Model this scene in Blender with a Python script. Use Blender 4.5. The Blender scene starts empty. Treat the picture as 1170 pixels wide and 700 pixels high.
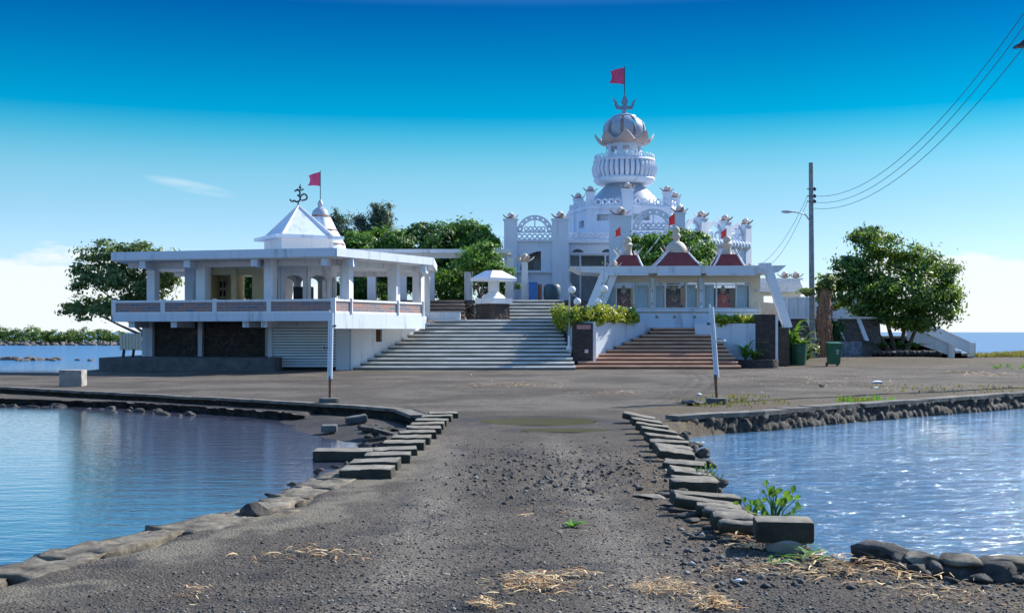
import bpy, bmesh, math, random
import numpy as np
from mathutils import Vector, Matrix
R = math.radians
rng = random.Random(7)
nr = np.random.RandomState(11)
sc = bpy.context.scene
col = sc.collection

# ---------------------------------------------------------------- camera
EYE = 1.8; FPX = 1300.0; CX = 585.0; HY = 379.0
cd = bpy.data.cameras.new('camera'); cam = bpy.data.objects.new('camera', cd); col.objects.link(cam)
cam.location = (0, 0, EYE); cam.rotation_euler = (R(90), 0, 0)
cd.sensor_width = 36; cd.lens = 40; cd.shift_y = 29/1170; cd.clip_start = .1; cd.clip_end = 40000
sc.camera = cam
sc.render.engine = 'CYCLES'
sc.view_settings.view_transform = 'Standard'; sc.view_settings.look = 'None'
sc.view_settings.exposure = 0.72; sc.view_settings.gamma = 1; sc.view_settings.use_curve_mapping = False

# ---------------------------------------------------------------- world and sun
SUN_AZ = math.atan2(.82, .57); SUN_EL = R(36.5)
W = bpy.data.worlds.new('World'); sc.world = W; W.use_nodes = True
nt = W.node_tree; N = nt.nodes; L = nt.links
for n in list(N): N.remove(n)
out = N.new('ShaderNodeOutputWorld'); bg = N.new('ShaderNodeBackground'); L.new(bg.outputs[0], out.inputs[0])
sky = N.new('ShaderNodeTexSky'); sky.sky_type = 'NISHITA'; sky.sun_disc = False
sky.sun_elevation = SUN_EL; sky.sun_rotation = SUN_AZ; sky.air_density = 1; sky.dust_density = .3; sky.ozone_density = 2
bg.inputs[1].default_value = .13
tc = N.new('ShaderNodeTexCoord'); sep = N.new('ShaderNodeSeparateXYZ'); L.new(tc.outputs['Generated'], sep.inputs[0])
def wmath(op, a, b=None, clamp=False):
    n = N.new('ShaderNodeMath'); n.operation = op; n.use_clamp = clamp
    for i, v in enumerate((a, b)):
        if v is None: continue
        if isinstance(v, (int, float)): n.inputs[i].default_value = v
        else: L.new(v, n.inputs[i])
    return n.outputs[0]
ramp = N.new('ShaderNodeValToRGB'); L.new(wmath('MULTIPLY', sep.outputs[2], 2.0, True), ramp.inputs[0])
SKY_TINT = [(0, (1, 1, 1)), (1, (1, 1, 1))]
SKY_TINT = [(0.0, (0.4266, 0.539, 0.7011)), (0.141, (0.4063, 0.5133, 0.6677)), (0.208, (0.3473, 0.4855, 0.5666)), (0.267, (0.2803, 0.4832, 0.5217)), (0.303, (0.1881, 0.4615, 0.5019)), (0.339, (0.0757, 0.4181, 0.4734)), (0.371, (0.0001, 0.3456, 0.4531)), (0.411, (0.0, 0.299, 0.4185)), (0.467, (0.0, 0.233, 0.3777)), (0.548, (0.0, 0.1487, 0.323)), (0.85, (0.74, 1.04, 1.3)), (1, (0.84, 1.08, 1.3))]
el = ramp.color_ramp.elements
while len(el) > 1: el.remove(el[-1])
el[0].position = SKY_TINT[0][0]; el[0].color = (*SKY_TINT[0][1], 1)
for p, c in SKY_TINT[1:]:
    e = el.new(p); e.color = (*c, 1)
mul = N.new('ShaderNodeMix'); mul.data_type = 'RGBA'; mul.blend_type = 'MULTIPLY'; mul.inputs[0].default_value = 1
L.new(sky.outputs[0], mul.inputs[6]); L.new(ramp.outputs[0], mul.inputs[7])
# clouds low over the sea, left and right
mp = N.new('ShaderNodeMapping'); mp.inputs['Scale'].default_value = (9, 9, 26); L.new(tc.outputs['Generated'], mp.inputs[0])
nz = N.new('ShaderNodeTexNoise'); nz.inputs['Scale'].default_value = 1.0; nz.inputs['Detail'].default_value = 7; nz.inputs['Roughness'].default_value = .55
L.new(mp.outputs[0], nz.inputs['Vector'])
side = wmath('ABSOLUTE', wmath('ADD', sep.outputs[0], -.02))
top = wmath('MULTIPLY', wmath('SUBTRACT', side, .13, False), .25)            # cloud tops rise away from the centre
top = wmath('MINIMUM', wmath('ADD', wmath('MAXIMUM', top, 0), .026), .064)
top = wmath('ADD', top, wmath('MULTIPLY', wmath('SUBTRACT', nz.outputs[0], .5), .075))
cl = wmath('MULTIPLY', wmath('SUBTRACT', top, sep.outputs[2]), 170, True)
cl = wmath('MULTIPLY', cl, .88)
# one thin wisp high on the left
mp2 = N.new('ShaderNodeMapping'); mp2.inputs['Scale'].default_value = (14, 14, 120); mp2.inputs['Rotation'].default_value = (0, R(8), 0); L.new(tc.outputs['Generated'], mp2.inputs[0])
nz2 = N.new('ShaderNodeTexNoise'); nz2.inputs['Scale'].default_value = 1.2; nz2.inputs['Detail'].default_value = 6; L.new(mp2.outputs[0], nz2.inputs['Vector'])
dx = wmath('MULTIPLY', wmath('ADD', sep.outputs[0], .27), 26); dz = wmath('MULTIPLY', wmath('ADD', wmath('ADD', sep.outputs[2], -.122), wmath('MULTIPLY', wmath('ADD', sep.outputs[0], .27), .18)), 170)
rr = wmath('ADD', wmath('MULTIPLY', dx, dx), wmath('MULTIPLY', dz, dz))
wisp = wmath('MULTIPLY', wmath('MULTIPLY', wmath('SUBTRACT', 1, rr, True), wmath('MULTIPLY', wmath('SUBTRACT', nz2.outputs[0], .25, True), 1.1)), .8)
clf = wmath('MAXIMUM', cl, wisp)
mx = N.new('ShaderNodeMix'); mx.data_type = 'RGBA'; L.new(clf, mx.inputs[0])
azf = wmath('ADD', 1.0, wmath('MULTIPLY', wmath('MINIMUM', wmath('MAXIMUM', wmath('SUBTRACT', .22, sep.outputs[0]), 0), .6), .48))
azc = N.new('ShaderNodeCombineColor'); [L.new(azf, azc.inputs[k_]) for k_ in range(3)]
mz = N.new('ShaderNodeMix'); mz.data_type = 'RGBA'; mz.blend_type = 'MULTIPLY'; mz.inputs[0].default_value = 1; L.new(mul.outputs[2], mz.inputs[6]); L.new(azc.outputs[0], mz.inputs[7]); L.new(mz.outputs[2], mx.inputs[6])
mx.inputs[7].default_value = (4.5, 4.75, 4.95, 1)
L.new(mx.outputs[2], bg.inputs[0])
sd = bpy.data.lights.new('sun', 'SUN'); sd.energy = 5.0; sd.angle = R(.53); sd.color = (1, .95, .86)
so = bpy.data.objects.new('sun', sd); col.objects.link(so)
sdir = Vector((math.sin(SUN_AZ)*math.cos(SUN_EL), math.cos(SUN_AZ)*math.cos(SUN_EL), math.sin(SUN_EL)))
so.rotation_euler = sdir.to_track_quat('Z', 'Y').to_euler(); so.location = (60, 40, 60)

# ---------------------------------------------------------------- helpers
def PX(px, Y): return (px-CX)/FPX*Y
def PZ(py, Y): return EYE+(HY-py)/FPX*Y
def G(px, py, z=0.0):                       # ground point seen at a pixel, on height z
    Y = (EYE-z)*FPX/(py-HY); return (PX(px, Y), Y)
ORD = ['first','second','third','fourth','fifth','sixth','seventh','eighth','ninth','tenth','eleventh','twelfth','thirteenth','fourteenth','fifteenth','sixteenth','seventeenth','eighteenth','nineteenth','twentieth','twenty-first','twenty-second','twenty-third']

def wloc(o):
    v = Vector((0, 0, 0))
    while o is not None: v += o.location; o = o.parent
    return v
def tag(o, label=None, cat=None, group=None, kind=None):
    if label: o['label'] = label
    if cat: o['category'] = cat
    if group: o['group'] = group
    if kind: o['kind'] = kind
    return o
def thing(name, label, cat, loc, group=None, rz=0):
    o = bpy.data.objects.new(name, None); col.objects.link(o); o.location = loc; o.rotation_euler = (0, 0, rz)
    o.empty_display_size = .3
    return tag(o, label, cat, group)
def kids(o): return [c for c in bpy.data.objects if c.parent == o]
def dup(o, loc, rz=0, label=None, group=None, scale=None):
    def cp(a, par):
        c = a.copy(); col.objects.link(c); c.parent = par
        for k in kids(a): cp(k, c)
        return c
    c = cp(o, None); c.location = loc; c.rotation_euler = (0, 0, rz)
    if scale: c.scale = scale
    if label: c['label'] = label
    if group: c['group'] = group
    return c

class MB:
    def __init__(s): s.v = []; s.f = []; s.m = []; s.cur = 0
    def add(s, vs, fs):
        n = len(s.v); s.v += [tuple(v) for v in vs]; s.f += [tuple(i+n for i in f) for f in fs]; s.m += [s.cur]*len(fs)
    def box(s, c, d, rz=0, M=None, bev=0):
        x, y, z = d[0]/2, d[1]/2, d[2]/2
        if bev > 0:
            bm = bmesh.new(); bmesh.ops.create_cube(bm, size=1, matrix=Matrix.Diagonal((d[0], d[1], d[2], 1)))
            bmesh.ops.bevel(bm, geom=bm.edges[:], offset=bev, segments=2, affect='EDGES', profile=.6)
            vs = [v.co.copy() for v in bm.verts]; fs = [[v.index for v in f.verts] for f in bm.faces]; bm.free()
        else:
            vs = [Vector(p) for p in ((-x,-y,-z),(x,-y,-z),(x,y,-z),(-x,y,-z),(-x,-y,z),(x,-y,z),(x,y,z),(-x,y,z))]
            fs = [(0,3,2,1),(4,5,6,7),(0,1,5,4),(1,2,6,5),(2,3,7,6),(3,0,4,7)]
        T = Matrix.Translation(c) @ (M if M is not None else Matrix.Rotation(rz, 4, 'Z'))
        s.add([T @ v for v in vs], fs); return s
    def bb(s, x0, x1, y0, y1, z0, z1, bev=0): return s.box(((x0+x1)/2, (y0+y1)/2, (z0+z1)/2), (abs(x1-x0), abs(y1-y0), abs(z1-z0)), bev=bev)
    def beam(s, a, b, w, h, up=(0, 0, 1)):      # bar from a to b, w across, h in the up sense
        a = Vector(a); b = Vector(b); d = (b-a); l = d.length; d.normalize(); u = Vector(up)
        sx = d.cross(u)
        if sx.length < 1e-5: sx = Vector((1, 0, 0))
        sx.normalize(); u = sx.cross(d)
        M = Matrix((sx, d, u)).transposed().to_4x4()
        return s.box((a+b)/2, (w, l, h), M=M)
    def prism(s, pts, z0, z1):
        n = len(pts); s.add([(p[0], p[1], z0) for p in pts]+[(p[0], p[1], z1) for p in pts],
            [tuple(range(n-1, -1, -1)), tuple(range(n, 2*n))]+[(i, (i+1) % n, n+(i+1) % n, n+i) for i in range(n)]); return s
    def tube(s, path, rad, n=8, closed=False, cap=True):
        P = [Vector(p) for p in path]; k = len(P)
        if not hasattr(rad, '__len__'): rad = [rad]*k
        vs = []; fs = []; prev = None
        for i, p in enumerate(P):
            a = P[(i-1) % k] if (closed or i > 0) else p; b = P[(i+1) % k] if (closed or i < k-1) else p
            t = (b-a).normalized() if (b-a).length > 1e-9 else Vector((0, 0, 1))
            if prev is None:
                ref = Vector((0, 0, 1)) if abs(t.z) < .9 else Vector((1, 0, 0)); u = t.cross(ref).normalized()
            else: u = (prev-t*prev.dot(t)).normalized() if (prev-t*prev.dot(t)).length > 1e-6 else prev
            prev = u; w = t.cross(u)
            for j in range(n):
                an = 2*math.pi*j/n; vs.append(p+(u*math.cos(an)+w*math.sin(an))*rad[i])
        m = k if closed else k-1
        for i in range(m):
            for j in range(n):
                a = i*n+j; b = i*n+(j+1) % n; c = ((i+1) % k)*n+(j+1) % n; d = ((i+1) % k)*n+j; fs.append((a, b, c, d))
        if cap and not closed: fs += [tuple(range(n-1, -1, -1)), tuple((k-1)*n+j for j in range(n))]
        s.add(vs, fs); return s
    def lathe(s, c, prof, n=24, a0=0, a1=2*math.pi, mod=None):
        full = abs(a1-a0-2*math.pi) < 1e-6; m = n if full else n+1; vs = []; fs = []
        for r, z in prof:
            for j in range(m):
                an = a0+(a1-a0)*j/n; q = r*(mod(an) if mod else 1); vs.append((c[0]+q*math.cos(an), c[1]+q*math.sin(an), c[2]+z))
        for i in range(len(prof)-1):
            for j in range(n):
                a = i*m+j; b = i*m+(j+1) % m; fs.append((a, b, b+m, a+m))
        if full:
            if prof[0][0] > 1e-4: fs.append(tuple(range(m-1, -1, -1)))
            if prof[-1][0] > 1e-4: fs.append(tuple((len(prof)-1)*m+j for j in range(m)))
        s.add(vs, fs); return s
    def ball(s, c, r, n=12, sz=1):
        return s.lathe(c, [(max(1e-5, r*math.cos(t)), r*sz*math.sin(t)) for t in [(-.5+i/8)*math.pi for i in range(9)]], n)
    def rock(s, c, d, seed, rough=.22, sub=2, flat=0):
        bm = bmesh.new(); bmesh.ops.create_icosphere(bm, subdivisions=sub, radius=.5); q = random.Random(seed)
        fr = [(Vector((q.uniform(-1, 1), q.uniform(-1, 1), q.uniform(-1, 1))).normalized(), q.uniform(.2, .4)) for _ in range(13)]
        Rm = Matrix.Rotation(q.uniform(0, 6.28), 4, 'Z')
        vs = []
        for v in bm.verts:
            p = v.co.copy()
            for nn, dd in fr:
                t = p.dot(nn)
                if t > dd: p -= nn*(t-dd)*.97
            p *= 1+q.uniform(-rough, rough)*.28
            p = Rm @ p; vs.append((c[0]+p.x*d[0], c[1]+p.y*d[1], c[2]+p.z*d[2]))
        s.add(vs, [[v.index for v in f.verts] for f in bm.faces]); bm.free(); return s
    def ring(s, c, r, t, u, n=12, k=5):          # torus standing in the plane of u and z
        u = Vector((u[0], u[1], 0)).normalized(); c = Vector(c)
        return s.tube([c+u*r*math.cos(2*math.pi*i/n)+Vector((0, 0, r*math.sin(2*math.pi*i/n))) for i in range(n)], t, k, closed=True)
    def build(s, name, mat, parent=None, smooth=False, origin=None):
        me = bpy.data.meshes.new(name); off = wloc(parent) if parent is not None else None
        if parent is None:
            if origin is None:
                A = np.array(s.v); origin = ((A[:, 0].min()+A[:, 0].max())/2, (A[:, 1].min()+A[:, 1].max())/2, A[:, 2].min())
            off = Vector(origin)
        me.from_pydata([(v[0]-off[0], v[1]-off[1], v[2]-off[2]) for v in s.v], [], s.f)
        mats = mat if isinstance(mat, (list, tuple)) else [mat]
        for m in mats: me.materials.append(m)
        if len(mats) > 1: me.polygons.foreach_set('material_index', s.m)
        if smooth: me.polygons.foreach_set('use_smooth', [True]*len(me.polygons))
        me.update(); o = bpy.data.objects.new(name, me); col.objects.link(o)
        if smooth and smooth != 'full':
            try: me.set_sharp_from_angle(angle=R(40))
            except Exception: pass
        if parent is not None: o.parent = parent
        else: o.location = off
        return o

def plate(outlines, thick):                      # filled 2-D outline with holes, as real thickness; returns verts (s, t, z), faces
    cu = bpy.data.curves.new('tmp', 'CURVE'); cu.dimensions = '2D'; cu.fill_mode = 'BOTH'; cu.extrude = thick/2
    for pl in outlines:
        sp = cu.splines.new('POLY'); sp.points.add(len(pl)-1); sp.use_cyclic_u = True
        for p, q in zip(sp.points, pl): p.co = (q[0], q[1], 0, 1)
    o = bpy.data.objects.new('tmp', cu); col.objects.link(o); bpy.context.view_layer.update()
    me = bpy.data.meshes.new_from_object(o)
    vs = [(v.co.x, v.co.z, v.co.y) for v in me.vertices]; fs = [tuple(reversed(p.vertices)) for p in me.polygons]
    bpy.data.objects.remove(o); bpy.data.curves.remove(cu); bpy.data.meshes.remove(me); return vs, fs
def add_plate(mb, outlines, thick, p0, p1):      # s along p0->p1, z world height, thickness centred on the line
    vs, fs = plate(outlines, thick); d = Vector((p1[0]-p0[0], p1[1]-p0[1])); d.normalize(); n = Vector((-d.y, d.x))
    mb.add([(p0[0]+d.x*s_+n.x*t, p0[1]+d.y*s_+n.y*t, z) for s_, t, z in vs], fs)
def rect(a, b, c, d): return [(a, c), (b, c), (b, d), (a, d)]
def archhole(a, b, z0, zs, k=10, ry=None):       # opening with a round head
    r = (b-a)/2; ry = ry or r
    return [(a, z0), (b, z0)]+[((a+b)/2+r*math.cos(math.pi*i/k), zs+ry*math.sin(math.pi*i/k)) for i in range(k+1)]
def circ(x, z, r, k=12): return [(x+r*math.cos(2*math.pi*i/k), z+r*math.sin(2*math.pi*i/k)) for i in range(k)]

def arrays_mesh(name, V, F, mat, parent=None, origin=None, attrs=None, smooth=False):
    V = np.asarray(V, dtype=np.float32); F = np.asarray(F, dtype=np.int32)
    off = np.array(wloc(parent) if parent is not None else (origin if origin is not None else (0, 0, 0)), dtype=np.float32)
    me = bpy.data.meshes.new(name); me.vertices.add(len(V)); me.vertices.foreach_set('co', (V-off).ravel())
    k = F.shape[1]; me.loops.add(F.size); me.loops.foreach_set('vertex_index', F.ravel())
    me.polygons.add(len(F)); me.polygons.foreach_set('loop_start', np.arange(0, F.size, k, dtype=np.int32))
    if smooth: me.polygons.foreach_set('use_smooth', np.ones(len(F), dtype=bool))
    me.update(calc_edges=True); me.materials.append(mat)
    for an, av in (attrs or {}).items():
        a = me.attributes.new(an, 'FLOAT', 'POINT'); a.data.foreach_set('value', np.asarray(av, dtype=np.float32).ravel())
    o = bpy.data.objects.new(name, me); col.objects.link(o)
    if parent is not None: o.parent = parent
    else: o.location = tuple(off.tolist())
    return o

# ---------------------------------------------------------------- materials
class NT:
    def __init__(s, name):
        s.m = bpy.data.materials.new(name); s.m.use_nodes = True; s.t = s.m.node_tree; s.N = s.t.nodes; s.L = s.t.links
        s.b = s.N['Principled BSDF']; s.geo = s.N.new('ShaderNodeNewGeometry')
    def n(s, t, **kw):
        q = s.N.new(t)
        for k, v in kw.items(): setattr(q, k, v)
        return q
    def pos(s, scale=(1, 1, 1)):
        m = s.n('ShaderNodeMapping'); m.inputs['Scale'].default_value = scale; s.L.new(s.geo.outputs['Position'], m.inputs[0]); return m.outputs[0]
    def noise(s, scale, detail=4, rough=.55, vec=None, dist=0):
        q = s.n('ShaderNodeTexNoise'); q.inputs['Scale'].default_value = scale; q.inputs['Detail'].default_value = detail; q.inputs['Roughness'].default_value = rough; q.inputs['Distortion'].default_value = dist
        s.L.new(vec if vec is not None else s.geo.outputs['Position'], q.inputs['Vector']); return q.outputs[0]
    def vor(s, scale, feature='F1', vec=None, out='Distance'):
        q = s.n('ShaderNodeTexVoronoi'); q.feature = feature; q.inputs['Scale'].default_value = scale
        s.L.new(vec if vec is not None else s.geo.outputs['Position'], q.inputs['Vector']); return q.outputs[out]
    def ramp(s, f, pts):
        q = s.n('ShaderNodeValToRGB'); s.L.new(f, q.inputs[0]); e = q.color_ramp.elements
        while len(e) > 1: e.remove(e[-1])
        e[0].position = pts[0][0]; c = pts[0][1]; e[0].color = (c, c, c, 1) if isinstance(c, (int, float)) else (*c, 1)
        for p, c in pts[1:]:
            x = e.new(p); x.color = (c, c, c, 1) if isinstance(c, (int, float)) else (*c, 1)
        return q.outputs[0]
    def mix(s, f, a, b, mode='MIX'):
        q = s.n('ShaderNodeMix'); q.data_type = 'RGBA'; q.blend_type = mode
        for i, v in ((0, f), (6, a), (7, b)):
            if isinstance(v, (int, float)): q.inputs[i].default_value = v
            elif isinstance(v, tuple): q.inputs[i].default_value = (*v, 1)
            else: s.L.new(v, q.inputs[i])
        return q.outputs[2]
    def math(s, op, a, b=0.0, clamp=False):
        q = s.n('ShaderNodeMath'); q.operation = op; q.use_clamp = clamp
        for i, v in enumerate((a, b)):
            if isinstance(v, (int, float)): q.inputs[i].default_value = v
            else: s.L.new(v, q.inputs[i])
        return q.outputs[0]
    def attr(s, name):
        q = s.n('ShaderNodeAttribute'); q.attribute_name = name; return q.outputs['Fac']
    def color(s, c):
        if isinstance(c, tuple): s.b.inputs['Base Color'].default_value = (*c, 1)
        else: s.L.new(c, s.b.inputs['Base Color'])
    def rough(s, r):
        if isinstance(r, (int, float)): s.b.inputs['Roughness'].default_value = r
        else: s.L.new(r, s.b.inputs['Roughness'])
    def bump(s, h, strength=.5, dist=.02, prev=None):
        q = s.n('ShaderNodeBump'); q.inputs['Distance'].default_value = dist
        if isinstance(strength, (int, float)): q.inputs['Strength'].default_value = strength
        else: s.L.new(strength, q.inputs['Strength'])
        s.L.new(h, q.inputs['Height'])
        if prev is not None: s.L.new(prev, q.inputs['Normal'])
        s.L.new(q.outputs[0], s.b.inputs['Normal']); return q.outputs[0]

def plain(name, c, rough=.6, var=.18, scale=3, bump=.15, bs=40, metal=0):
    t = NT(name); f = t.noise(scale, 5); lo = tuple(x*(1-var) for x in c); hi = tuple(min(1, x*(1+var)) for x in c)
    t.color(t.ramp(f, [(.3, lo), (.7, hi)])); t.rough(rough); t.b.inputs['Metallic'].default_value = metal
    if bump: t.bump(t.noise(bs, 4), bump, .01)
    return t.m
def painted(name, c, stain=(.30, .30, .28), amt=.5, rough=.65):       # weathered masonry paint: rain streaks and blotches
    t = NT(name); f = t.noise(1.1, 6, .6); st = t.noise(1.0, 6, .65, t.pos((2.4, 2.4, .28)))
    base = t.ramp(f, [(.3, tuple(x*.93 for x in c)), (.7, c)])
    k = t.math('MULTIPLY', t.ramp(st, [(.55, 0.0), (.78, 1.0)]), amt)
    fine = t.math('MULTIPLY', t.ramp(t.noise(5, 8, .7), [(.62, 0.0), (.74, 1.0)]), amt*.7)
    t.color(t.mix(t.math('MAXIMUM', k, fine), base, stain)); t.rough(rough); t.bump(t.noise(30, 5), .25, .008); return t.m
M = {}
M['white'] = painted('white_paint', (.76, .77, .79), (.24, .24, .23), .75)
M['white_old'] = painted('white_paint_weathered', (.68, .69, .71), (.16, .16, .17), .8)
M['blue_white'] = painted('pale_blue_paint', (.62, .69, .77), (.16, .18, .21), .85)
M['temple'] = painted('temple_paint', (.66, .71, .79), (.26, .30, .37), .8)
M['silver'] = painted('silvered_dome', (.33, .38, .45), (.18, .21, .26), .6, .4)
M['cream'] = painted('cream_paint', (.62, .56, .44), (.3, .26, .2), .5)
M['yellow'] = painted('yellow_room_paint', (.84, .70, .42), (.4, .33, .22), .4)
M['shutter'] = plain('shutter_metal', (.62, .74, .84), .5, .06, 2, .05)
M['concrete'] = plain('concrete', (.30, .285, .26), .9, .35, 2.5, .5, 25)
t = NT('crumbled_concrete_edge'); n_ = t.noise(3.5, 8, .72); t.color(t.ramp(n_, [(.34, (.035, .03, .024)), (.46, (.12, .10, .075)), (.6, (.24, .21, .155)), (.78, (.42, .38, .29))])); t.rough(.95); t.bump(t.noise(12, 8, .75), .9, .04); M['edge'] = t.m
M['cap'] = plain('gritty_wall_cap', (.13, .118, .10), .95, .55, 3, .8, 20)
M['concrete_dark'] = plain('damp_concrete', (.095, .10, .10), .9, .4, 2.0, .5, 22)
M['dark'] = plain('dark_interior', (.02, .022, .025), .8, .2)
M['metal_grey'] = plain('galvanised_metal', (.42, .46, .50), .45, .15, 6, .05, 40, .3)
M['iron'] = plain('painted_iron', (.03, .03, .045), .5, .3, 8, .1)
M['blue'] = plain('blue_plastic', (.02, .13, .42), .45, .1)
M['green_bin'] = plain('green_plastic', (.012, .10, .055), .42, .25, 4, .05)
M['rubber'] = plain('black_rubber', (.015, .015, .016), .7, .2)
M['glass_lamp'] = plain('opal_glass', (.85, .86, .86), .25, .02, 2, 0)
M['flag'] = plain('pink_red_cloth', (.60, .07, .17), .8, .12, 1.5, .02)
M['flag_red'] = plain('red_cloth', (.75, .05, .04), .8, .1, 2, .02)
M['trident'] = plain('shaded_grey_metal', (.17, .24, .32), .45, .15)  # white-grey metal with its blue shade put into the colour
M['petal'] = painted('pink_petal_paint', (.44, .34, .31), (.22, .16, .14), .6)
M['bud'] = painted('pale_bud_paint', (.72, .60, .55), (.40, .24, .2), .6)
M['gold'] = painted('ochre_finial_paint', (.50, .44, .36), (.22, .18, .14), .8)
M['kerb_top'] = plain('worn_shaded_block_concrete', (.17, .16, .135), .95, .4, 4, .7, 18)
t = NT('worn_shaded_block_concrete'); sn = t.n('ShaderNodeSeparateXYZ'); t.L.new(t.geo.outputs['Normal'], sn.inputs[0])
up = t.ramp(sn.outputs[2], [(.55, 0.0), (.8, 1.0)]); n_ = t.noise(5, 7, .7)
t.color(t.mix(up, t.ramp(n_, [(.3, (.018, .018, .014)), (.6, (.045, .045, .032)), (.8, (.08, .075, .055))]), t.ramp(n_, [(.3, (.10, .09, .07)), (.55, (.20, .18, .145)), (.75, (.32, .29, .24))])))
t.rough(.95); t.bump(t.noise(18, 6, .7), .7, .015); M['kerb_top'] = t.m       # sunlit pale tops and shaded dark sides put into colour, plus wear and moss
M['wood'] = plain('weathered_wood_pole', (.21, .24, .25), .85, .25, 5, .3)
M['rust'] = plain('rusty_post_base', (.20, .10, .055), .9, .4, 12, .3)
M['bark'] = plain('grey_bark', (.13, .105, .085), .95, .45, 9, .8, 30)
M['dead'] = plain('dead_palm_fibre', (.20, .115, .075), .95, .5, 10, .9, 20)
M['plaque'] = plain('pink_plaque', (.42, .22, .2), .6, .2, 30, .1)
M['wire'] = plain('cable', (.03, .04, .05), .6, .1)
def stepmat(name, c, d):  # treads paler than risers: sunlit step edges put into the colour
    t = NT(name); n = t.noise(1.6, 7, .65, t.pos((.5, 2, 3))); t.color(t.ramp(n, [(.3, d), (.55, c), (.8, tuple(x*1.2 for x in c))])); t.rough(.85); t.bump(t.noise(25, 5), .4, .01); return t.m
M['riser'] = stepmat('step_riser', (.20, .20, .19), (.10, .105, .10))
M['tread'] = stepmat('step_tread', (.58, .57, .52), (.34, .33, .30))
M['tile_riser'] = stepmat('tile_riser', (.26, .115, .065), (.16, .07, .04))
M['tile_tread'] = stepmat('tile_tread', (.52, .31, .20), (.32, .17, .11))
def stonewall(name, scale, lo, hi, mortar, mw=.05):
    t = NT(name); v0 = t.pos((1, 1, 1)); wn = t.n('ShaderNodeTexNoise'); wn.inputs['Scale'].default_value = 3; t.L.new(v0, wn.inputs['Vector']); vm = t.n('ShaderNodeVectorMath'); vm.operation = 'MULTIPLY_ADD'; t.L.new(wn.outputs['Color'], vm.inputs[0]); vm.inputs[1].default_value = (.35, .35, .35); t.L.new(v0, vm.inputs[2]); v = vm.outputs[0]; ds = t.vor(scale, 'DISTANCE_TO_EDGE', v); cc = t.vor(scale, 'F1', v, 'Color')
    body = t.mix(t.noise(14, 5), lo, hi); body = t.mix(t.math('MULTIPLY', t.ramp(cc, [(0, 0.0), (1, 1.0)]), .7), body, tuple(x*1.6 for x in hi))
    e = t.ramp(ds, [(0, 1.0), (mw, 1.0), (mw*1.6, 0.0)]); t.color(t.mix(e, body, mortar)); t.rough(.85)
    t.bump(t.ramp(ds, [(0, 0.0), (.15, 1.0)]), .8, .04); return t.m
M['stone'] = stonewall('dark_basalt_wall', 2.6, (.018, .018, .02), (.05, .045, .045), (.085, .085, .08))
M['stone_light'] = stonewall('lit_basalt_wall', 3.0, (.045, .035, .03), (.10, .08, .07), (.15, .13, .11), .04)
M['stone_pier'] = stonewall('basalt_pier', 3.6, (.022, .018, .018), (.06, .045, .04), (.04, .04, .04), .03)
t = NT('basalt_rock'); nn = t.noise(6, 6, .65); t.color(t.ramp(nn, [(.3, (.014, .013, .013)), (.55, (.05, .045, .04)), (.75, (.15, .135, .115))])); t.rough(.8); t.bump(t.noise(14, 8, .7), .9, .05); M['rock'] = t.m
t = NT('shore_rock_far'); nn = t.noise(1.2, 6, .65); t.color(t.ramp(nn, [(.3, (.05, .045, .04)), (.6, (.16, .13, .11)), (.8, (.26, .22, .18))])); t.rough(.9); M['rock_far'] = t.m
# multicoloured slate brick for the balustrade panels
t = NT('slate_brick'); s_ = t.n('ShaderNodeSeparateXYZ'); t.L.new(t.geo.outputs['Position'], s_.inputs[0]); c_ = t.n('ShaderNodeCombineXYZ')
t.L.new(t.math('ADD', s_.outputs[0], t.math('MULTIPLY', s_.outputs[1], .35)), c_.inputs[0]); t.L.new(s_.outputs[2], c_.inputs[1])
bk = t.n('ShaderNodeTexBrick'); t.L.new(c_.outputs[0], bk.inputs['Vector']); bk.inputs['Scale'].default_value = 1; bk.inputs['Brick Width'].default_value = .42; bk.inputs['Row Height'].default_value = .125; bk.inputs['Mortar Size'].default_value = .008
bk.inputs['Color1'].default_value = (.12, .15, .20, 1); bk.inputs['Color2'].default_value = (.40, .17, .12, 1); bk.inputs['Mortar'].default_value = (.34, .30, .29, 1); bk.inputs['Mortar Size'].default_value = .014; bk.inputs['Brick Width'].default_value = .5; bk.inputs['Row Height'].default_value = .135
t.color(t.mix(t.math('MULTIPLY', t.noise(3, 5), .3), bk.outputs[0], (.30, .27, .27))); t.rough(.8); M['brick'] = t.m
# dark red tiled roofs of the three shrine niches
t = NT('dark_red_tiles'); s_ = t.n('ShaderNodeSeparateXYZ'); t.L.new(t.geo.outputs['Position'], s_.inputs[0]); c_ = t.n('ShaderNodeCombineXYZ'); t.L.new(s_.outputs[0], c_.inputs[0]); t.L.new(s_.outputs[2], c_.inputs[1])
bk = t.n('ShaderNodeTexBrick'); t.L.new(c_.outputs[0], bk.inputs['Vector']); bk.inputs['Scale'].default_value = 1; bk.inputs['Brick Width'].default_value = .22; bk.inputs['Row Height'].default_value = .09; bk.inputs['Mortar Size'].default_value = .01
bk.inputs['Color1'].default_value = (.27, .045, .04, 1); bk.inputs['Color2'].default_value = (.20, .03, .03, 1); bk.inputs['Mortar'].default_value = (.04, .01, .012, 1)
t.color(t.mix(t.math('MULTIPLY', t.noise(4, 5), .4), bk.outputs[0], (.2, .05, .045))); t.rough(.6); M['redtile'] = t.m
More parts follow.
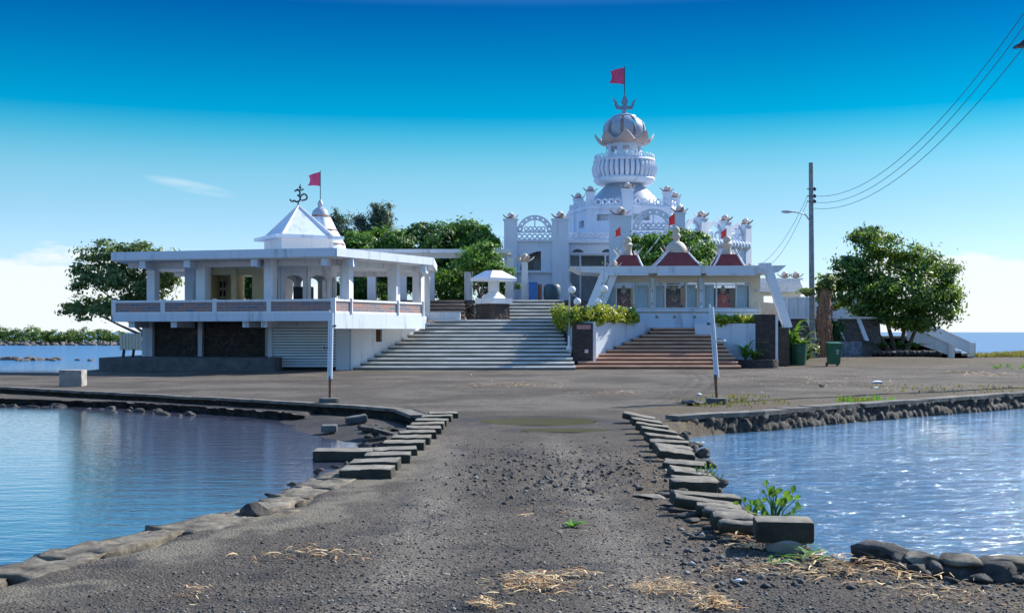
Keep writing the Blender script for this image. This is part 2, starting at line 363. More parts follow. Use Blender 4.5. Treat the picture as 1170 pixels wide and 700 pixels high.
def leafmat(name, lo, mid, hi, extra=None):
    t = NT(name); r = t.geo.outputs['Random Per Island']; n = t.noise(.8, 3)
    f = t.math('ADD', t.math('MULTIPLY', r, .6), t.math('MULTIPLY', n, .4)); pts = [(.15, lo), (.5, mid), (.8, hi)]
    if extra: pts += [(.81, extra), (1, extra)]
    t.color(t.ramp(f, pts)); t.rough(.5); t.b.inputs['Specular IOR Level'].default_value = .35
    # thin leaves pass some light
    tr = t.n('ShaderNodeBsdfTranslucent'); tr.inputs[0].default_value = (hi[0]*1.5, hi[1]*1.5, hi[2]*.8, 1); ms = t.n('ShaderNodeMixShader'); ms.inputs[0].default_value = .28
    o = t.N['Material Output']; t.L.new(t.b.outputs[0], ms.inputs[1]); t.L.new(tr.outputs[0], ms.inputs[2]); t.L.new(ms.outputs[0], o.inputs[0]); return t.m
M['leaf'] = leafmat('broad_leaf', (.022, .07, .012), (.06, .16, .025), (.14, .27, .045))
M['leaf_dark'] = leafmat('dark_leaf', (.012, .045, .015), (.032, .10, .026), (.10, .20, .04))
M['leaf_tree'] = leafmat('sunlit_tree_leaf', (.010, .04, .014), (.038, .11, .026), (.19, .30, .055))
M['leaf_olive'] = leafmat('olive_leaf', (.035, .07, .025), (.08, .14, .045), (.18, .24, .09))
M['leaf_sea'] = leafmat('grey_green_needles', (.03, .06, .05), (.06, .10, .075), (.10, .15, .10))
M['leaf_croton'] = leafmat('croton_leaf', (.05, .13, .015), (.17, .29, .035), (.48, .48, .05), (.72, .55, .06))
M['leaf_mangrove'] = leafmat('mangrove_leaf', (.025, .06, .014), (.07, .135, .028), (.15, .23, .05))
M['leaf_bright'] = leafmat('fresh_leaf', (.05, .16, .02), (.10, .28, .04), (.2, .4, .08))
M['grass'] = leafmat('grass_blade', (.06, .09, .02), (.13, .17, .04), (.30, .27, .10))
t = NT('dry_straw'); t.color(t.ramp(t.geo.outputs['Random Per Island'], [(0, (.16, .06, .02)), (.35, (.38, .20, .07)), (.7, (.62, .42, .19)), (1, (.76, .62, .36))])); t.rough(.8); M['straw'] = t.m
t = NT('loose_gravel'); t.color(t.ramp(t.geo.outputs['Random Per Island'], [(0, (.025, .025, .026)), (.6, (.08, .078, .075)), (.93, (.15, .145, .135)), (1, (.36, .34, .30))])); t.rough(.85); M['pebble'] = t.m
# window glass
t = NT('window_glass'); t.b.inputs['Base Color'].default_value = (.55, .68, .72, 1); t.rough(.06)
tp = t.n('ShaderNodeBsdfTransparent'); tp.inputs[0].default_value = (.95, .98, .99, 1); ms = t.n('ShaderNodeMixShader'); ms.inputs[0].default_value = .07
t.L.new(tp.outputs[0], ms.inputs[1]); t.L.new(t.b.outputs[0], ms.inputs[2]); t.L.new(ms.outputs[0], t.N['Material Output'].inputs[0]); M['glass'] = t.m
# ---- ground
t = NT('gravel_ground')
pale = t.attr('pale'); dirt = t.attr('dirt'); wet = t.attr('wet'); track = t.attr('track')
g1 = t.noise(.35, 5, .6); g2 = t.noise(55, 3, .7); vc = t.vor(48, 'F1', None, 'Color'); vd = t.vor(48)
base = t.mix(t.ramp(g1, [(.35, 0.0), (.65, 1.0)]), (.062, .051, .041), (.118, .097, .077))
base = t.mix(track, base, (.19, .163, .132))
base = t.mix(t.math('MULTIPLY', t.ramp(t.noise(.9, 7, .72), [(.5, 0.0), (.66, 1.0)]), .55), base, (.050, .044, .038))
base = t.mix(t.math('MULTIPLY', t.ramp(t.noise(1.9, 8, .75), [(.6, 0.0), (.72, 1.0)]), .45), base, (.20, .175, .145))
base = t.mix(dirt, base, t.mix(t.noise(2.2, 6, .7), (.075, .055, .035), (.17, .13, .08)))
base = t.mix(pale, base, t.mix(t.noise(4, 7, .7), (.10, .088, .068), (.27, .235, .175)))
st = t.ramp(vc, [(0, .45), (.5, .95), (.85, 1.35), (1, 2.3)])
base = t.mix(t.math('SUBTRACT', 1, t.math('MULTIPLY', pale, .75)), base, t.mix(1.0, base, st, 'MULTIPLY'))
base = t.mix(t.ramp(g2, [(.3, .45), (.6, 0.0)]), base, (.03, .028, .026))
base = t.mix(wet, base, t.mix(1.0, base, (.45, .44, .44), 'MULTIPLY'))
t.color(base); t.rough(t.math('SUBTRACT', .92, t.math('MULTIPLY', wet, .25)))
t.b.inputs['Specular IOR Level'].default_value = .25; b1 = t.bump(vd, .75, .02); t.bump(t.noise(9, 7, .7), .6, .05, b1); M['ground'] = t.m
# ---- water
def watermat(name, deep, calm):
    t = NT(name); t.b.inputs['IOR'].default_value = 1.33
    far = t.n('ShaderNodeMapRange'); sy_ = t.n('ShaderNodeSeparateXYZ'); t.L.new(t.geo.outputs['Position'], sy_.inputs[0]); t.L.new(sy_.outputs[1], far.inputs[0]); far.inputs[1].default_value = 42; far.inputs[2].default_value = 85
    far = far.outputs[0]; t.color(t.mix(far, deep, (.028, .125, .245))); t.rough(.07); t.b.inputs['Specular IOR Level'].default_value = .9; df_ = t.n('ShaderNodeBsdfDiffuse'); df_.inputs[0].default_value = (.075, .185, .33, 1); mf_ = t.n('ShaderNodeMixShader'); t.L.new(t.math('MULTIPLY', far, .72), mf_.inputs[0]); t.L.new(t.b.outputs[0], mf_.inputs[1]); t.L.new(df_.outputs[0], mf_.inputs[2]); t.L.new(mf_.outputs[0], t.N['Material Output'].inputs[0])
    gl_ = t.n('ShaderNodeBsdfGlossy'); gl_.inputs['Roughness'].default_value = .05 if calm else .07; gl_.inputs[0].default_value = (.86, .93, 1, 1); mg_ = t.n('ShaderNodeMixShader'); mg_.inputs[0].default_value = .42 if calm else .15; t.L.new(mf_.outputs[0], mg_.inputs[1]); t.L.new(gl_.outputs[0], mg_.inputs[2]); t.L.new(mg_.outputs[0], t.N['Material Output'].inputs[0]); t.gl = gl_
    if calm:
        v = t.pos((.9, 2.6, 1)); a = t.noise(1.6, 4, .55, v); b = t.noise(7, 3, .5, v)
        q = t.bump(a, .40, .024); t.bump(b, .3, .007, q)
    else:
        v = t.pos((.8, 1.5, 1)); a = t.noise(1.1, 3, .5, v, .4); b = t.noise(3.6, 5, .62, v, .6); c = t.noise(14, 3, .6, v)
        q = t.bump(a, 1, .18); q = t.bump(b, 1, .11, q); t.bump(c, .6, .012, q)
    t.L.new(t.b.inputs['Normal'].links[0].from_socket, t.gl.inputs['Normal']); return t.m
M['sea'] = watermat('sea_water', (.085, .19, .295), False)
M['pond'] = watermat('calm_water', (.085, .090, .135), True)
t = NT('puddle_water'); t.color(t.mix(t.noise(2, 4), (.10, .088, .052), (.15, .13, .08))); t.rough(.12); pd = t.n('ShaderNodeBsdfDiffuse'); pd.inputs[0].default_value = (.062, .060, .032, 1); pm = t.n('ShaderNodeMixShader'); pm.inputs[0].default_value = .78; t.L.new(t.b.outputs[0], pm.inputs[1]); t.L.new(pd.outputs[0], pm.inputs[2]); t.L.new(pm.outputs[0], t.N['Material Output'].inputs[0]); t.bump(t.noise(5, 3), .12, .01); t.b.inputs['IOR'].default_value = 1.2; M['puddle'] = t.m
# ---------------------------------------------------------------- terrain
LAND = [(-60,-25),(-60,4.5),(-12,6.2),(-7,7.2),(-4.0,8.5),(-3.7,9.35),(-3.3,10.4),(-2.85,11.1),(-2.65,12.4),(-2.35,14.7),(-2.2,17.6),(-2.1,19.4),(-1.95,21.5),(-1.85,23.4),(-2.4,26.2),(-4.7,28.5),(-9.5,32),(-17,37.4),(-25,40),(-40,44),(-80,46),
        (-80,51.5),(-20,51.2),(-20.5,60),(-22,112),(28,112),(29,90),(33,83.5),(42,94),(60,100),(140,108),(140,70),(60,64),(28,42),(14.1,31.4),(8.2,26.8),(5.3,24.2),(3.56,22.6),(2.85,16.4),(2.55,13.9),(2.45,12.1),(2.5,11.2),(2.62,10.3),(2.85,9.6),(3.2,9.0),(3.7,8.75),(4.4,8.62),(12,7.8),(60,6.0),(60,-25)]
def sdf(X, Y, poly):                          # positive inside
    P = np.array(poly, dtype=float); d = np.full(X.shape, 1e9); ins = np.zeros(X.shape, bool)
    for i in range(len(P)):
        a = P[i]; b = P[(i+1) % len(P)]; e = b-a; w0 = X-a[0]; w1 = Y-a[1]
        t_ = np.clip((w0*e[0]+w1*e[1])/(e@e), 0, 1); d = np.minimum(d, np.hypot(w0-e[0]*t_, w1-e[1]*t_))
        c = ((a[1] <= Y) & (b[1] > Y)) | ((b[1] <= Y) & (a[1] > Y)); 
        if abs(e[1]) > 1e-9: ins ^= c & (X < a[0]+(Y-a[1])/e[1]*e[0])
    return np.where(ins, d, -d)
def pdist(X, Y, line):
    P = np.array(line, dtype=float); d = np.full(X.shape, 1e9)
    for i in range(len(P)-1):
        a = P[i]; e = P[i+1]-a; t_ = np.clip(((X-a[0])*e[0]+(Y-a[1])*e[1])/(e@e), 0, 1); d = np.minimum(d, np.hypot(X-a[0]-e[0]*t_, Y-a[1]-e[1]*t_))
    return d
LAT = nr.rand(256, 256)
def vn(X, Y, s):
    x = X*s+57.3; y = Y*s+91.7; xi = np.floor(x).astype(int); yi = np.floor(y).astype(int); fx = x-xi; fy = y-yi
    fx = fx*fx*(3-2*fx); fy = fy*fy*(3-2*fy); g = lambda a, b: LAT[a % 256, b % 256]
    return (g(xi, yi)*(1-fx)+g(xi+1, yi)*fx)*(1-fy)+(g(xi, yi+1)*(1-fx)+g(xi+1, yi+1)*fx)*fy
def fbm(X, Y, s, o=4): 
    r = 0; a = .5; t_ = 0
    for i in range(o): r = r+a*vn(X, Y, s*2**i); t_ += a; a *= .55
    return r/t_
sm = lambda x: np.clip(x, 0, 1)**2*(3-2*np.clip(x, 0, 1))
TER = [(-4.7,28.6),(-4.85,26.9),(-6.2,28.2),(-10.7,31.6),(-15,33.1),(-40,38),(-40,46),(-25,41),(-9.5,33)]
BEACH = [(-5.5,26.0),(-4.9,24.2),(-4.0,22.2),(-3.1,20.8),(-2.1,19.6),(-1.2,20),(-1.2,24.5),(-2,27),(-4.7,29.5),(-6.5,29.5)]
PUD = [(.55, 23.0, 1.15, .95), (.95, 20.9, .80, .36)]      # puddles: centre, radii
RAISE = [(21.5, 73.5)]
def height(X, Y):
    d = sdf(X, Y, LAND); w = np.where((X < -1.0) & (Y < 18.7), .40+.35*fbm(X, Y, 2.2, 2), np.where((X > 1) & (Y < 22), .55, .25))
    w = np.where(Y > 60, 2.5, w); w = w
    n = fbm(X, Y, .8, 4)-.5; fine = fbm(X, Y, 5, 3)-.5
    h = np.where(d > 0, -.36+.36*sm(d/w), -.36+.5*d); h = np.maximum(h, -1.6)
    dt = sdf(X, Y, TER); h = np.maximum(h, np.where(dt > 0, -.36+.2*sm(dt/.25), -2))
    db = sdf(X, Y, BEACH); h = np.maximum(h, np.where(db > -.5, -.32+.085*np.clip(db, -.5, 2), -2))
    amp = np.where(Y < 60, 1, .2)*np.exp(-np.maximum(Y-30, 0)/25)
    h = h+(n*.045+fine*.022)*amp
    rp = sm(1.25-np.hypot((X-.75)/2.0, (Y-14.6)/3.2)*1.0)       # churned clods in the middle of the causeway
    cl_ = fbm(X, Y, 6.5, 3); h = h+rp*(np.abs(cl_-.5)*-.19+.03)*np.where(Y < 25, 1, 0)
    for (cx, cy, rx, ry) in PUD:
        q = np.hypot((X-cx)/rx, (Y-cy)/ry); h = np.where(q < 1.6, h*np.clip((q-1)/.6, 0, 1)+np.where(q < 1.15, -.035*sm((1.15-q)/.3), 0), h)
    eb = np.exp(-((Y-80-(X-24)*.2)**2)/40)*0
    h = np.where((Y > 52) & (d > 3), np.clip(h, -.02, .02), h)
    h = h+.32*sm((X-13)/4)*sm((Y-62)/4)*sm((30-X)/6)*sm((100-Y)/8)*np.where(X < 30, 1, 0)
    h = h+(-.17*np.exp(-((Y-8.9)**2)/1.2)*sm((X-3.4)/.7)*0)
    return h, d
def hz(x, y): return float(height(np.array([float(x)]), np.array([float(y)]))[0][0])
def axis(lo, hi, c, s0, k):
    a = [c]
    while a[-1] < hi: a.append(a[-1]+s0+k*abs(a[-1]-c))
    b = [c]
    while b[-1] > lo: b.append(b[-1]-s0-k*abs(b[-1]-c))
    return np.array(b[:0:-1]+a)
gx = axis(-150, 150, .2, .045, .012); gy = np.concatenate([np.linspace(-25, 4, 25)[:-1], axis(4, 130, 4, .035, .0105)])
GX, GY = np.meshgrid(gx, gy); H, D = height(GX.ravel(), GY.ravel()); X1 = GX.ravel(); Y1 = GY.ravel()
nx, ny = len(gx), len(gy); ii = np.arange(nx-1); jj = np.arange(ny-1); I, J = np.meshgrid(ii, jj); a0 = (J*nx+I).ravel()
F_ = np.stack([a0, a0+1, a0+nx+1, a0+nx], 1)
n1 = fbm(X1, Y1, 1.1, 5); n2 = fbm(X1+31, Y1-12, 2.7, 4); n3 = fbm(X1-70, Y1+5, .5, 4)
pale_ = np.where((X1 < -.8) & (Y1 < 19.5), sm((1.25-D+(n2-.5)*1.3)/.25)*sm((D-.02)/.1), 0)*sm((n1-.36)/.1)
pale_ = np.maximum(pale_, np.where((Y1 > 20) & (Y1 < 60) & (X1 < 0), sm((.45-D)/.2)*sm(D/.05)*.55, 0))
dirt_ = np.where((X1 > .9) & (Y1 < 23), sm((1.5-D)/.9)*sm((n1-.28)/.2), 0)
dirt_ = np.maximum(dirt_, np.where((X1 > 2.5) & (Y1 >= 21) & (Y1 < 60), sm((5.5-D)/3)*sm((n2-.34)/.2), 0))
dirt_ = np.maximum(dirt_, np.where((X1 > 3) & (Y1 < 12), sm((n1-.42)/.12)*.8, 0)); dirt_ = np.maximum(dirt_, np.where(Y1 > 60, .6, 0))
xc = -.35+.25*np.sin(Y1*.16)
trk = np.maximum(np.exp(-((X1-xc+.75)/.34)**2), np.exp(-((X1-xc-1.0)/.32)**2))*sm((21-Y1)/4)
trk = np.clip(trk*.9*(n1+.3)+np.where(Y1 > 26, .45*sm((n3-.3)/.4), 0)+.15*sm((n3-.5)/.1), 0, 1)
wet_ = np.zeros_like(X1)
for (cx, cy, rx, ry) in PUD: wet_ = np.maximum(wet_, sm((1.75-np.hypot((X1-cx)/rx, (Y1-cy)/ry))/.5))
wet_ = np.maximum(wet_*(n2 > .3), sm((n2-.62)/.08)*.8*np.where(Y1 < 24, 1, 0)); wet_ = np.maximum(wet_, sm((-.14-H)/.08)*.9)
ground = arrays_mesh('ground', np.stack([X1, Y1, H], 1), F_, M['ground'], attrs={'pale': pale_, 'dirt': dirt_, 'wet': wet_, 'track': trk}, smooth=True)
tag(ground, kind='structure')
m = MB(); m.add([(9000*math.cos(a*math.pi/32)+0, 9000*math.sin(a*math.pi/32), -.30) for a in range(64)], [tuple(range(64))]); tag(m.build('sea', M['sea'], origin=(0, 0, -.3)), kind='structure')
m = MB(); m.add([(-90,-20,-.292),(-1.0,-20,-.292),(-1.0,26,-.292),(-3,31,-.292),(-9,35,-.292),(-90,45,-.292)], [tuple(range(6))]); tag(m.build('pond_water', M['pond']), kind='structure')
for (cx, cy, rx, ry) in PUD:
    q = random.Random(int(cy)); ph = [q.uniform(0, 6) for _ in range(3)]
    m = MB(); m.add([(cx+rx*1.1*math.cos(a)*(1+.09*math.sin(3*a+ph[0])+.05*math.sin(7*a+ph[1])), cy+ry*1.1*math.sin(a)*(1+.10*math.sin(4*a+ph[2])), -.008) for a in [2*math.pi*i/48 for i in range(48)]], [tuple(range(48))])
    tag(m.build('puddle', M['puddle']), kind='structure')

# loose gravel lying on the causeway (uncountable)
def scatter_rocks(name, xs, ys, rad, mat):
    V = []; F = []; oct_v = np.array([(1,0,0),(0,1,0),(-1,0,0),(0,-1,0),(0,0,1),(0,0,-1)], float); oct_f = [(0,1,4),(1,2,4),(2,3,4),(3,0,4),(1,0,5),(2,1,5),(3,2,5),(0,3,5)]
    hh, _ = height(xs, ys); n = len(xs)
    a = nr.rand(n)*6.28; sx = rad*(.7+.7*nr.rand(n)); sy = rad*(.7+.7*nr.rand(n)); sz = rad*(.4+.5*nr.rand(n))
    jit = 1+(nr.rand(n, 6)-.5)*.7
    P = oct_v[None]*jit[:, :, None]*np.stack([sx, sy, sz], 1)[:, None]
    X = P[:, :, 0]*np.cos(a)[:, None]-P[:, :, 1]*np.sin(a)[:, None]+xs[:, None]; Y = P[:, :, 0]*np.sin(a)[:, None]+P[:, :, 1]*np.cos(a)[:, None]+ys[:, None]
    Z = P[:, :, 2]+hh[:, None]+sz[:, None]*.3
    V = np.stack([X, Y, Z], 2).reshape(-1, 3); F = (np.array(oct_f)[None]+6*np.arange(n)[:, None, None]).reshape(-1, 3)
    return arrays_mesh(name, V, F, mat)
n = 52000; ys = 6.2+12*nr.rand(n)**1.9; xs = (nr.rand(n)-.5)*ys*1.05
dd = sdf(xs, ys, LAND); k = dd > np.where(xs < 0, 1.1+.7*nr.rand(n), .25); k &= ~((np.hypot((xs-.9)/1.3, (ys-20.9)/.7) < 1)); xs = xs[k]; ys = ys[k]
rad = .004+.012*nr.rand(len(xs))**3
tag(scatter_rocks('gravel', xs, ys, rad, M['pebble']), 'loose dark gravel covering the causeway', 'gravel', kind='stuff')

# ---------------------------------------------------------------- shore walls of basalt
def rock_wall(pts, ztop, zbot, step, seed, size, cap_w=None, off=0.0, rows=2, lean=.12):
    q = random.Random(seed); mb = MB(); capm = MB()
    L_ = []
    for i in range(len(pts)-1):
        a = Vector(pts[i]); b = Vector(pts[i+1]); l = (b-a).length; d = (b-a)/l; nrm = Vector((d.y, -d.x)); s = 0
        while s < l:
            st_ = step*q.uniform(.75, 1.3)
            for r_ in range(rows):
                z = zbot+(ztop-zbot)*(r_+.5)/rows; p = a+d*(s+q.uniform(-.08, .08))+nrm*(off+lean*(rows-1-r_)+q.uniform(-.05, .05))
                mb.rock((p.x, p.y, z), (st_*1.7, size*q.uniform(.9, 1.3), (ztop-zbot)/rows*q.uniform(1.3, 1.6)), q.random()*1e6, sub=2)
            s += st_
    return mb
def stone_face(pts, ztop, zbot, seed, amp, cw, chh):
    """one continuous battered wall face of wedge-like stones with deep dark joints"""
    q = np.random.RandomState(seed); P = np.array(pts, float); seg = np.hypot(*(P[1:]-P[:-1]).T); S = np.concatenate([[0], np.cumsum(seg)]); n = int(S[-1]/.06); s = np.linspace(0, S[-1], n)
    x = np.interp(s, S, P[:, 0]); y = np.interp(s, S, P[:, 1]); tx = np.gradient(x); ty = np.gradient(y); l_ = np.hypot(tx, ty); nxx = ty/l_; nyy = -tx/l_
    K = 13; zr = np.linspace(0, 1, K); SS, ZZ = np.meshgrid(s, zr, indexing='ij'); H_ = ztop-zbot
    cs = []; 
    for i in range(int(S[-1]/cw)+1):
        for j in range(int(math.ceil(H_/chh))+1): cs.append(((i+.5*(j % 2)+q.uniform(-.38, .38))*cw, (j+.3+q.uniform(-.35, .35))*chh/H_, q.uniform(-.5, 1)))
    cs = np.array(cs); f1 = np.full(SS.shape, 9.); f2 = np.full(SS.shape, 9.); cid = np.zeros(SS.shape); lean = (ZZ-.5)*.12
    for c in cs:
        m_ = np.abs(s-c[0]) < cw*2.5
        if not m_.any(): continue
        d = np.hypot((SS[m_]-lean[m_]-c[0])/cw, (ZZ[m_]-c[1])*H_/chh); a = f1[m_]; b = f2[m_]; ci = cid[m_]
        nb = np.where(d < a, a, np.minimum(b, d)); ci = np.where(d < a, c[2], ci); f1[m_] = np.minimum(a, d); f2[m_] = nb; cid[m_] = ci
    bul = np.clip((f2-f1)*2.4, 0, 1)**.6*amp+cid*amp*.45+(q.rand(*SS.shape)-.5)*.022; off = bul+(1-ZZ)*.22-.06
    top = ZZ > .99; off = np.where(top, -.14, off)
    Z = zbot+H_*ZZ+np.where(ZZ > .85, cid*.03, 0)
    V = np.stack([x[:, None]+nxx[:, None]*off, y[:, None]+nyy[:, None]*off, Z], 2).reshape(-1, 3)
    mb = MB(); mb.v = [tuple(v) for v in V]; mb.f = [(i*K+j, (i+1)*K+j, (i+1)*K+j+1, i*K+j+1) for i in range(n-1) for j in range(K-1)]; mb.m = [0]*len(mb.f); return mb
t_ = thing('stone_seawall', 'dark boulder sea wall with thin concrete cap along the right-hand water', 'sea wall', (8, 27, -.3))
RW = [(3.3,22.9),(5.3,24.25),(8.2,26.85),(14.1,31.5),(28,42.1),(45,54)]
stone_face(RW, .07, -.62, 5, .13, .22, .30).build('boulders', M['rock'], t_, smooth='full')
m = MB()
for i in range(len(RW)-1):
    a = Vector(RW[i]); b = Vector(RW[i+1]); k = max(1, int((b-a).length/.9)); d = (b-a).normalized(); nn = Vector((d.y, -d.x))
    for j in range(k):
        p0 = a+(b-a)*j/k; p1 = a+(b-a)*(j+1)/k; o_ = rng.uniform(-.03, .05); m.beam((*(p0-nn*(.12+o_)), .075+rng.uniform(-.012, .012)), (*(p1-nn*(.12+o_)), .075+rng.uniform(-.012, .012)), .46+rng.uniform(-.06, .06), .09)
m.build('concrete_cap', M['cap'], t_)
t_ = thing('stone_seawall', 'long low dark basalt step edging the plaza above the left pond', 'sea wall', (-9, 32, -.3))
LW = [(-2.0,24.2),(-2.55,26.2),(-4.8,28.35),(-9.6,31.85),(-17.1,37.2),(-25,39.8),(-40,43.8)]
LWr = LW[::-1]
stone_face(LW, -.02, -.5, 8, .07, .4, .3).build('basalt_blocks', M['rock'], t_, smooth='full')
m = MB()
for i in range(len(LW)-1):
    a = Vector(LW[i]); b = Vector(LW[i+1]); k = max(1, int((b-a).length/1.1)); d = (b-a).normalized(); nn = Vector((d.y, -d.x))
    for j in range(k):
        p0 = a+(b-a)*j/k; p1 = a+(b-a)*(j+1)/k; m.beam((*(p0-nn*(-.02+rng.uniform(0, .05))), .0+rng.uniform(-.01, .012)), (*(p1-nn*(-.02+rng.uniform(0, .05))), .0+rng.uniform(-.01, .012)), .34, .07)
m.build('capping', M['cap'], t_)
LT = [(-4.9,26.75),(-6.25,28.05),(-10.75,31.45),(-15,32.95),(-40,37.8)]
o = stone_face(LT, -.13, -.6, 9, .16, .3, .25).build('rubble_ledge', M['rock'], smooth='full'); tag(o, 'rough dark rubble ledge at the waterline of the left pond', 'rocks')
q = random.Random(4)
m = MB()
for i in range(46):
    x = q.uniform(-17, -8); f = (x+4.9)/-10.1; y = 26.9+(-4.9-x)*.62 if x > -10.7 else 31.3+(-10.7-x)*.33
    m.rock((x, y-q.uniform(.1, .7), -.29+q.uniform(-.05, .03)), (q.uniform(.15, .55), q.uniform(.15, .4), q.uniform(.12, .3)), i+70)
tag(m.build('shore_stones', M['rock'], smooth='full'), 'loose black stones tumbled in the water below the left ledge', 'stones', kind='stuff')

# ---------------------------------------------------------------- left kerb row of concrete blocks
def slab(name, c, d, rz, tilt, mat, bev=.015, seed=0, yt=0):
    q = random.Random(seed); bm = bmesh.new(); bmesh.ops.create_cube(bm, size=1, matrix=Matrix.Diagonal((*d, 1)))
    bmesh.ops.bevel(bm, geom=bm.edges[:], offset=bev, segments=2, affect='EDGES', profile=.5)
    bmesh.ops.subdivide_edges(bm, edges=[e for e in bm.edges if e.calc_length() > .12], cuts=4, use_grid_fill=True)
    for v in bm.verts: v.co += Vector((q.uniform(-1, 1), q.uniform(-1, 1), q.uniform(-1, 1)))*.007
    me = bpy.data.meshes.new(name); bm.to_mesh(me); bm.free(); me.materials.append(mat); me.polygons.foreach_set('use_smooth', [True]*len(me.polygons)); me.set_sharp_from_angle(angle=R(38))
    o = bpy.data.objects.new(name, me); col.objects.link(o); o.location = c; o.rotation_euler = (yt, tilt, rz); return o
for i in range(12):
    f = i/11; Y = 14.2+(23.9-14.2)*f**1.05; x = -1.80+.33*f+rng.uniform(-.03, .03)
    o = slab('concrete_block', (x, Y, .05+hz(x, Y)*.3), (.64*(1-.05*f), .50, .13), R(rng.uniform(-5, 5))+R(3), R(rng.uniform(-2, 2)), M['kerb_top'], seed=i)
    w = 'mossy green-sided ' if i < 3 else 'pale worn '
    tag(o, f'{w}concrete block, {ORD[i]} from the near end of the left kerb row', 'concrete block', 'concrete blocks edging the left side of the causeway')
# right kerb row: tipped slabs
RP = [(730,478),(738,484),(744,490),(751,496),(757,503),(762,509),(766,515),(768,521),(778,529),(783,537),(788,545),(786,553),(798,571),(799,580),(811,586),(818,592),(826,601),(833,607)]
RP = RP[::-1]
for i, (px, py) in enumerate(RP):
    f = i/(len(RP)-1); x, Y = G(px, py+2, .05); x += .10*(1-f)
    L_ = .42+.22*f+rng.uniform(-.05, .05); 
    if i in (5, 4): L_ += .22
    dm = (L_, (.15 if i < 7 else .20+.08*f)+rng.uniform(-.02, .04), .115+rng.uniform(-.02, .03))
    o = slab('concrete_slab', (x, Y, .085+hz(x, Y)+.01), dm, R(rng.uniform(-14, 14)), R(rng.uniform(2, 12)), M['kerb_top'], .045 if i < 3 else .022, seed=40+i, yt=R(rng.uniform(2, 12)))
    tag(o, f'dark tipped concrete slab, {ORD[i]} from the near end of the right kerb row', 'concrete slab', 'tipped concrete slabs edging the right side of the causeway')
# thick block on a round footing
t_ = thing('kerb_block', 'large pale-topped concrete block resting on a rounded footing beside the water', 'concrete block', (2.24, 9.35, hz(2.24, 9.35)))
z0 = t_.location.z
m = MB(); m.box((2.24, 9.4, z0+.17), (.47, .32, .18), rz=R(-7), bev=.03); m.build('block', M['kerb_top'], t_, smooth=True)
m = MB(); m.lathe((2.26, 9.38, z0-.02), [(.15, 0), (.17, .04), (.165, .11), (.14, .13)], 20); m.build('footing', M['concrete'], t_, smooth=True)
# crumbling concrete edging along the near left bank
t_ = thing('shore_edging', 'crumbling pale concrete edging along the near left bank', 'shore edge', (-3.3, 12.5, -.2))
q = random.Random(77); SL = [(-7.0,7.25),(-4.0,8.55),(-3.7,9.4),(-3.3,10.45),(-2.85,11.2),(-2.65,12.5),(-2.35,14.5)]; mbs = MB()
for i in range(len(SL)-1):
    a = Vector(SL[i]); b = Vector(SL[i+1]); d = (b-a).normalized(); nn = Vector((d.y, -d.x)); l_ = (b-a).length; s = 0
    while s < l_:
        st_ = q.uniform(.4, 1.0); p = a+d*(s+st_/2)+nn*(.24+q.uniform(-.05, .06)); bm = bmesh.new(); bmesh.ops.create_cube(bm, size=1, matrix=Matrix.Diagonal((st_*1.12, q.uniform(.42, .62), .26, 1)))
        bmesh.ops.subdivide_edges(bm, edges=bm.edges[:], cuts=5, use_grid_fill=True); ph = q.random()*50
        T = Matrix.Translation((p.x, p.y, -.125+q.uniform(-.02, .008))) @ Matrix.Rotation(math.atan2(d.y, d.x)+q.uniform(-.08, .08), 4, 'Z') @ Matrix.Rotation(q.uniform(-.05, .05), 4, 'X')
        mbs.add([T @ (v.co*(1+.07*math.sin(v.co.x*17+ph)*math.cos(v.co.y*13+ph*2))+Vector((q.uniform(-1, 1), q.uniform(-1, 1), q.uniform(-.8, .8)))*.014) for v in bm.verts], [[v.index for v in f.verts] for f in bm.faces]); bm.free(); s += st_
mbs.build('concrete_edge', M['edge'], t_, smooth='full')
# flat broken slabs and rubble
def lone(name, label, cat, px, py, z, d, rz, tilt, mat, seed, bev=.02):
    x, Y = G(px, py, z); o = slab(name, (x, Y, z), d, rz, tilt, mat, bev, seed, R(2)); tag(o, label, cat); return o
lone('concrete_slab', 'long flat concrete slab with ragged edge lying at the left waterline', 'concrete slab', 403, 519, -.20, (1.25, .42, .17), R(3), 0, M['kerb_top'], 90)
lone('beach_block', 'small dark block lying on the muddy beach, nearer the water', 'stone block', 376, 489, -.16, (.32, .3, .14), R(8), 0, M['concrete_dark'], 91)
lone('beach_block', 'longer dark block tilted on the muddy beach below the step', 'stone block', 407, 479, -.10, (.46, .3, .16), R(14), R(-8), M['concrete_dark'], 92)
m = MB(); q = random.Random(31)
for i in range(26):
    x, Y = G(q.uniform(414, 460), q.uniform(483, 508), -.12); m.rock((x, Y, hz(x, Y)+q.uniform(0, .1)), (q.uniform(.14, .4), q.uniform(.12, .3), q.uniform(.1, .24)), i+300)
for i in range(4):
    x, Y = G(q.uniform(420, 455), q.uniform(486, 500), -.05); m.box((x, Y, hz(x, Y)+.17), (.5, .28, .07), M=Matrix.Rotation(q.uniform(-.5, .5), 4, 'Z') @ Matrix.Rotation(q.uniform(-.3, .3), 4, 'Y'))
tag(m.build('rubble_pile', M['rock'], smooth=True), 'heap of broken dark rubble beside the left kerb blocks', 'rubble', kind='stuff')
x, Y = G(289, 592, -.03); m = MB(); m.rock((x, Y, .02), (.36, .36, .33), 555, sub=3); tag(m.build('shore_rock', M['rock'], smooth=True), 'black rounded boulder at the edge of the left pond', 'rock')
m = MB(); q = random.Random(33)
for i in range(8):
    yy = q.uniform(13, 20.5); x = -2.15-(20.5-yy)*.095+q.uniform(-.35, .1); m.rock((x, yy, -.27+q.uniform(0, .06)), (q.uniform(.06, .28), q.uniform(.06, .22), q.uniform(.05, .16)), 600+i)
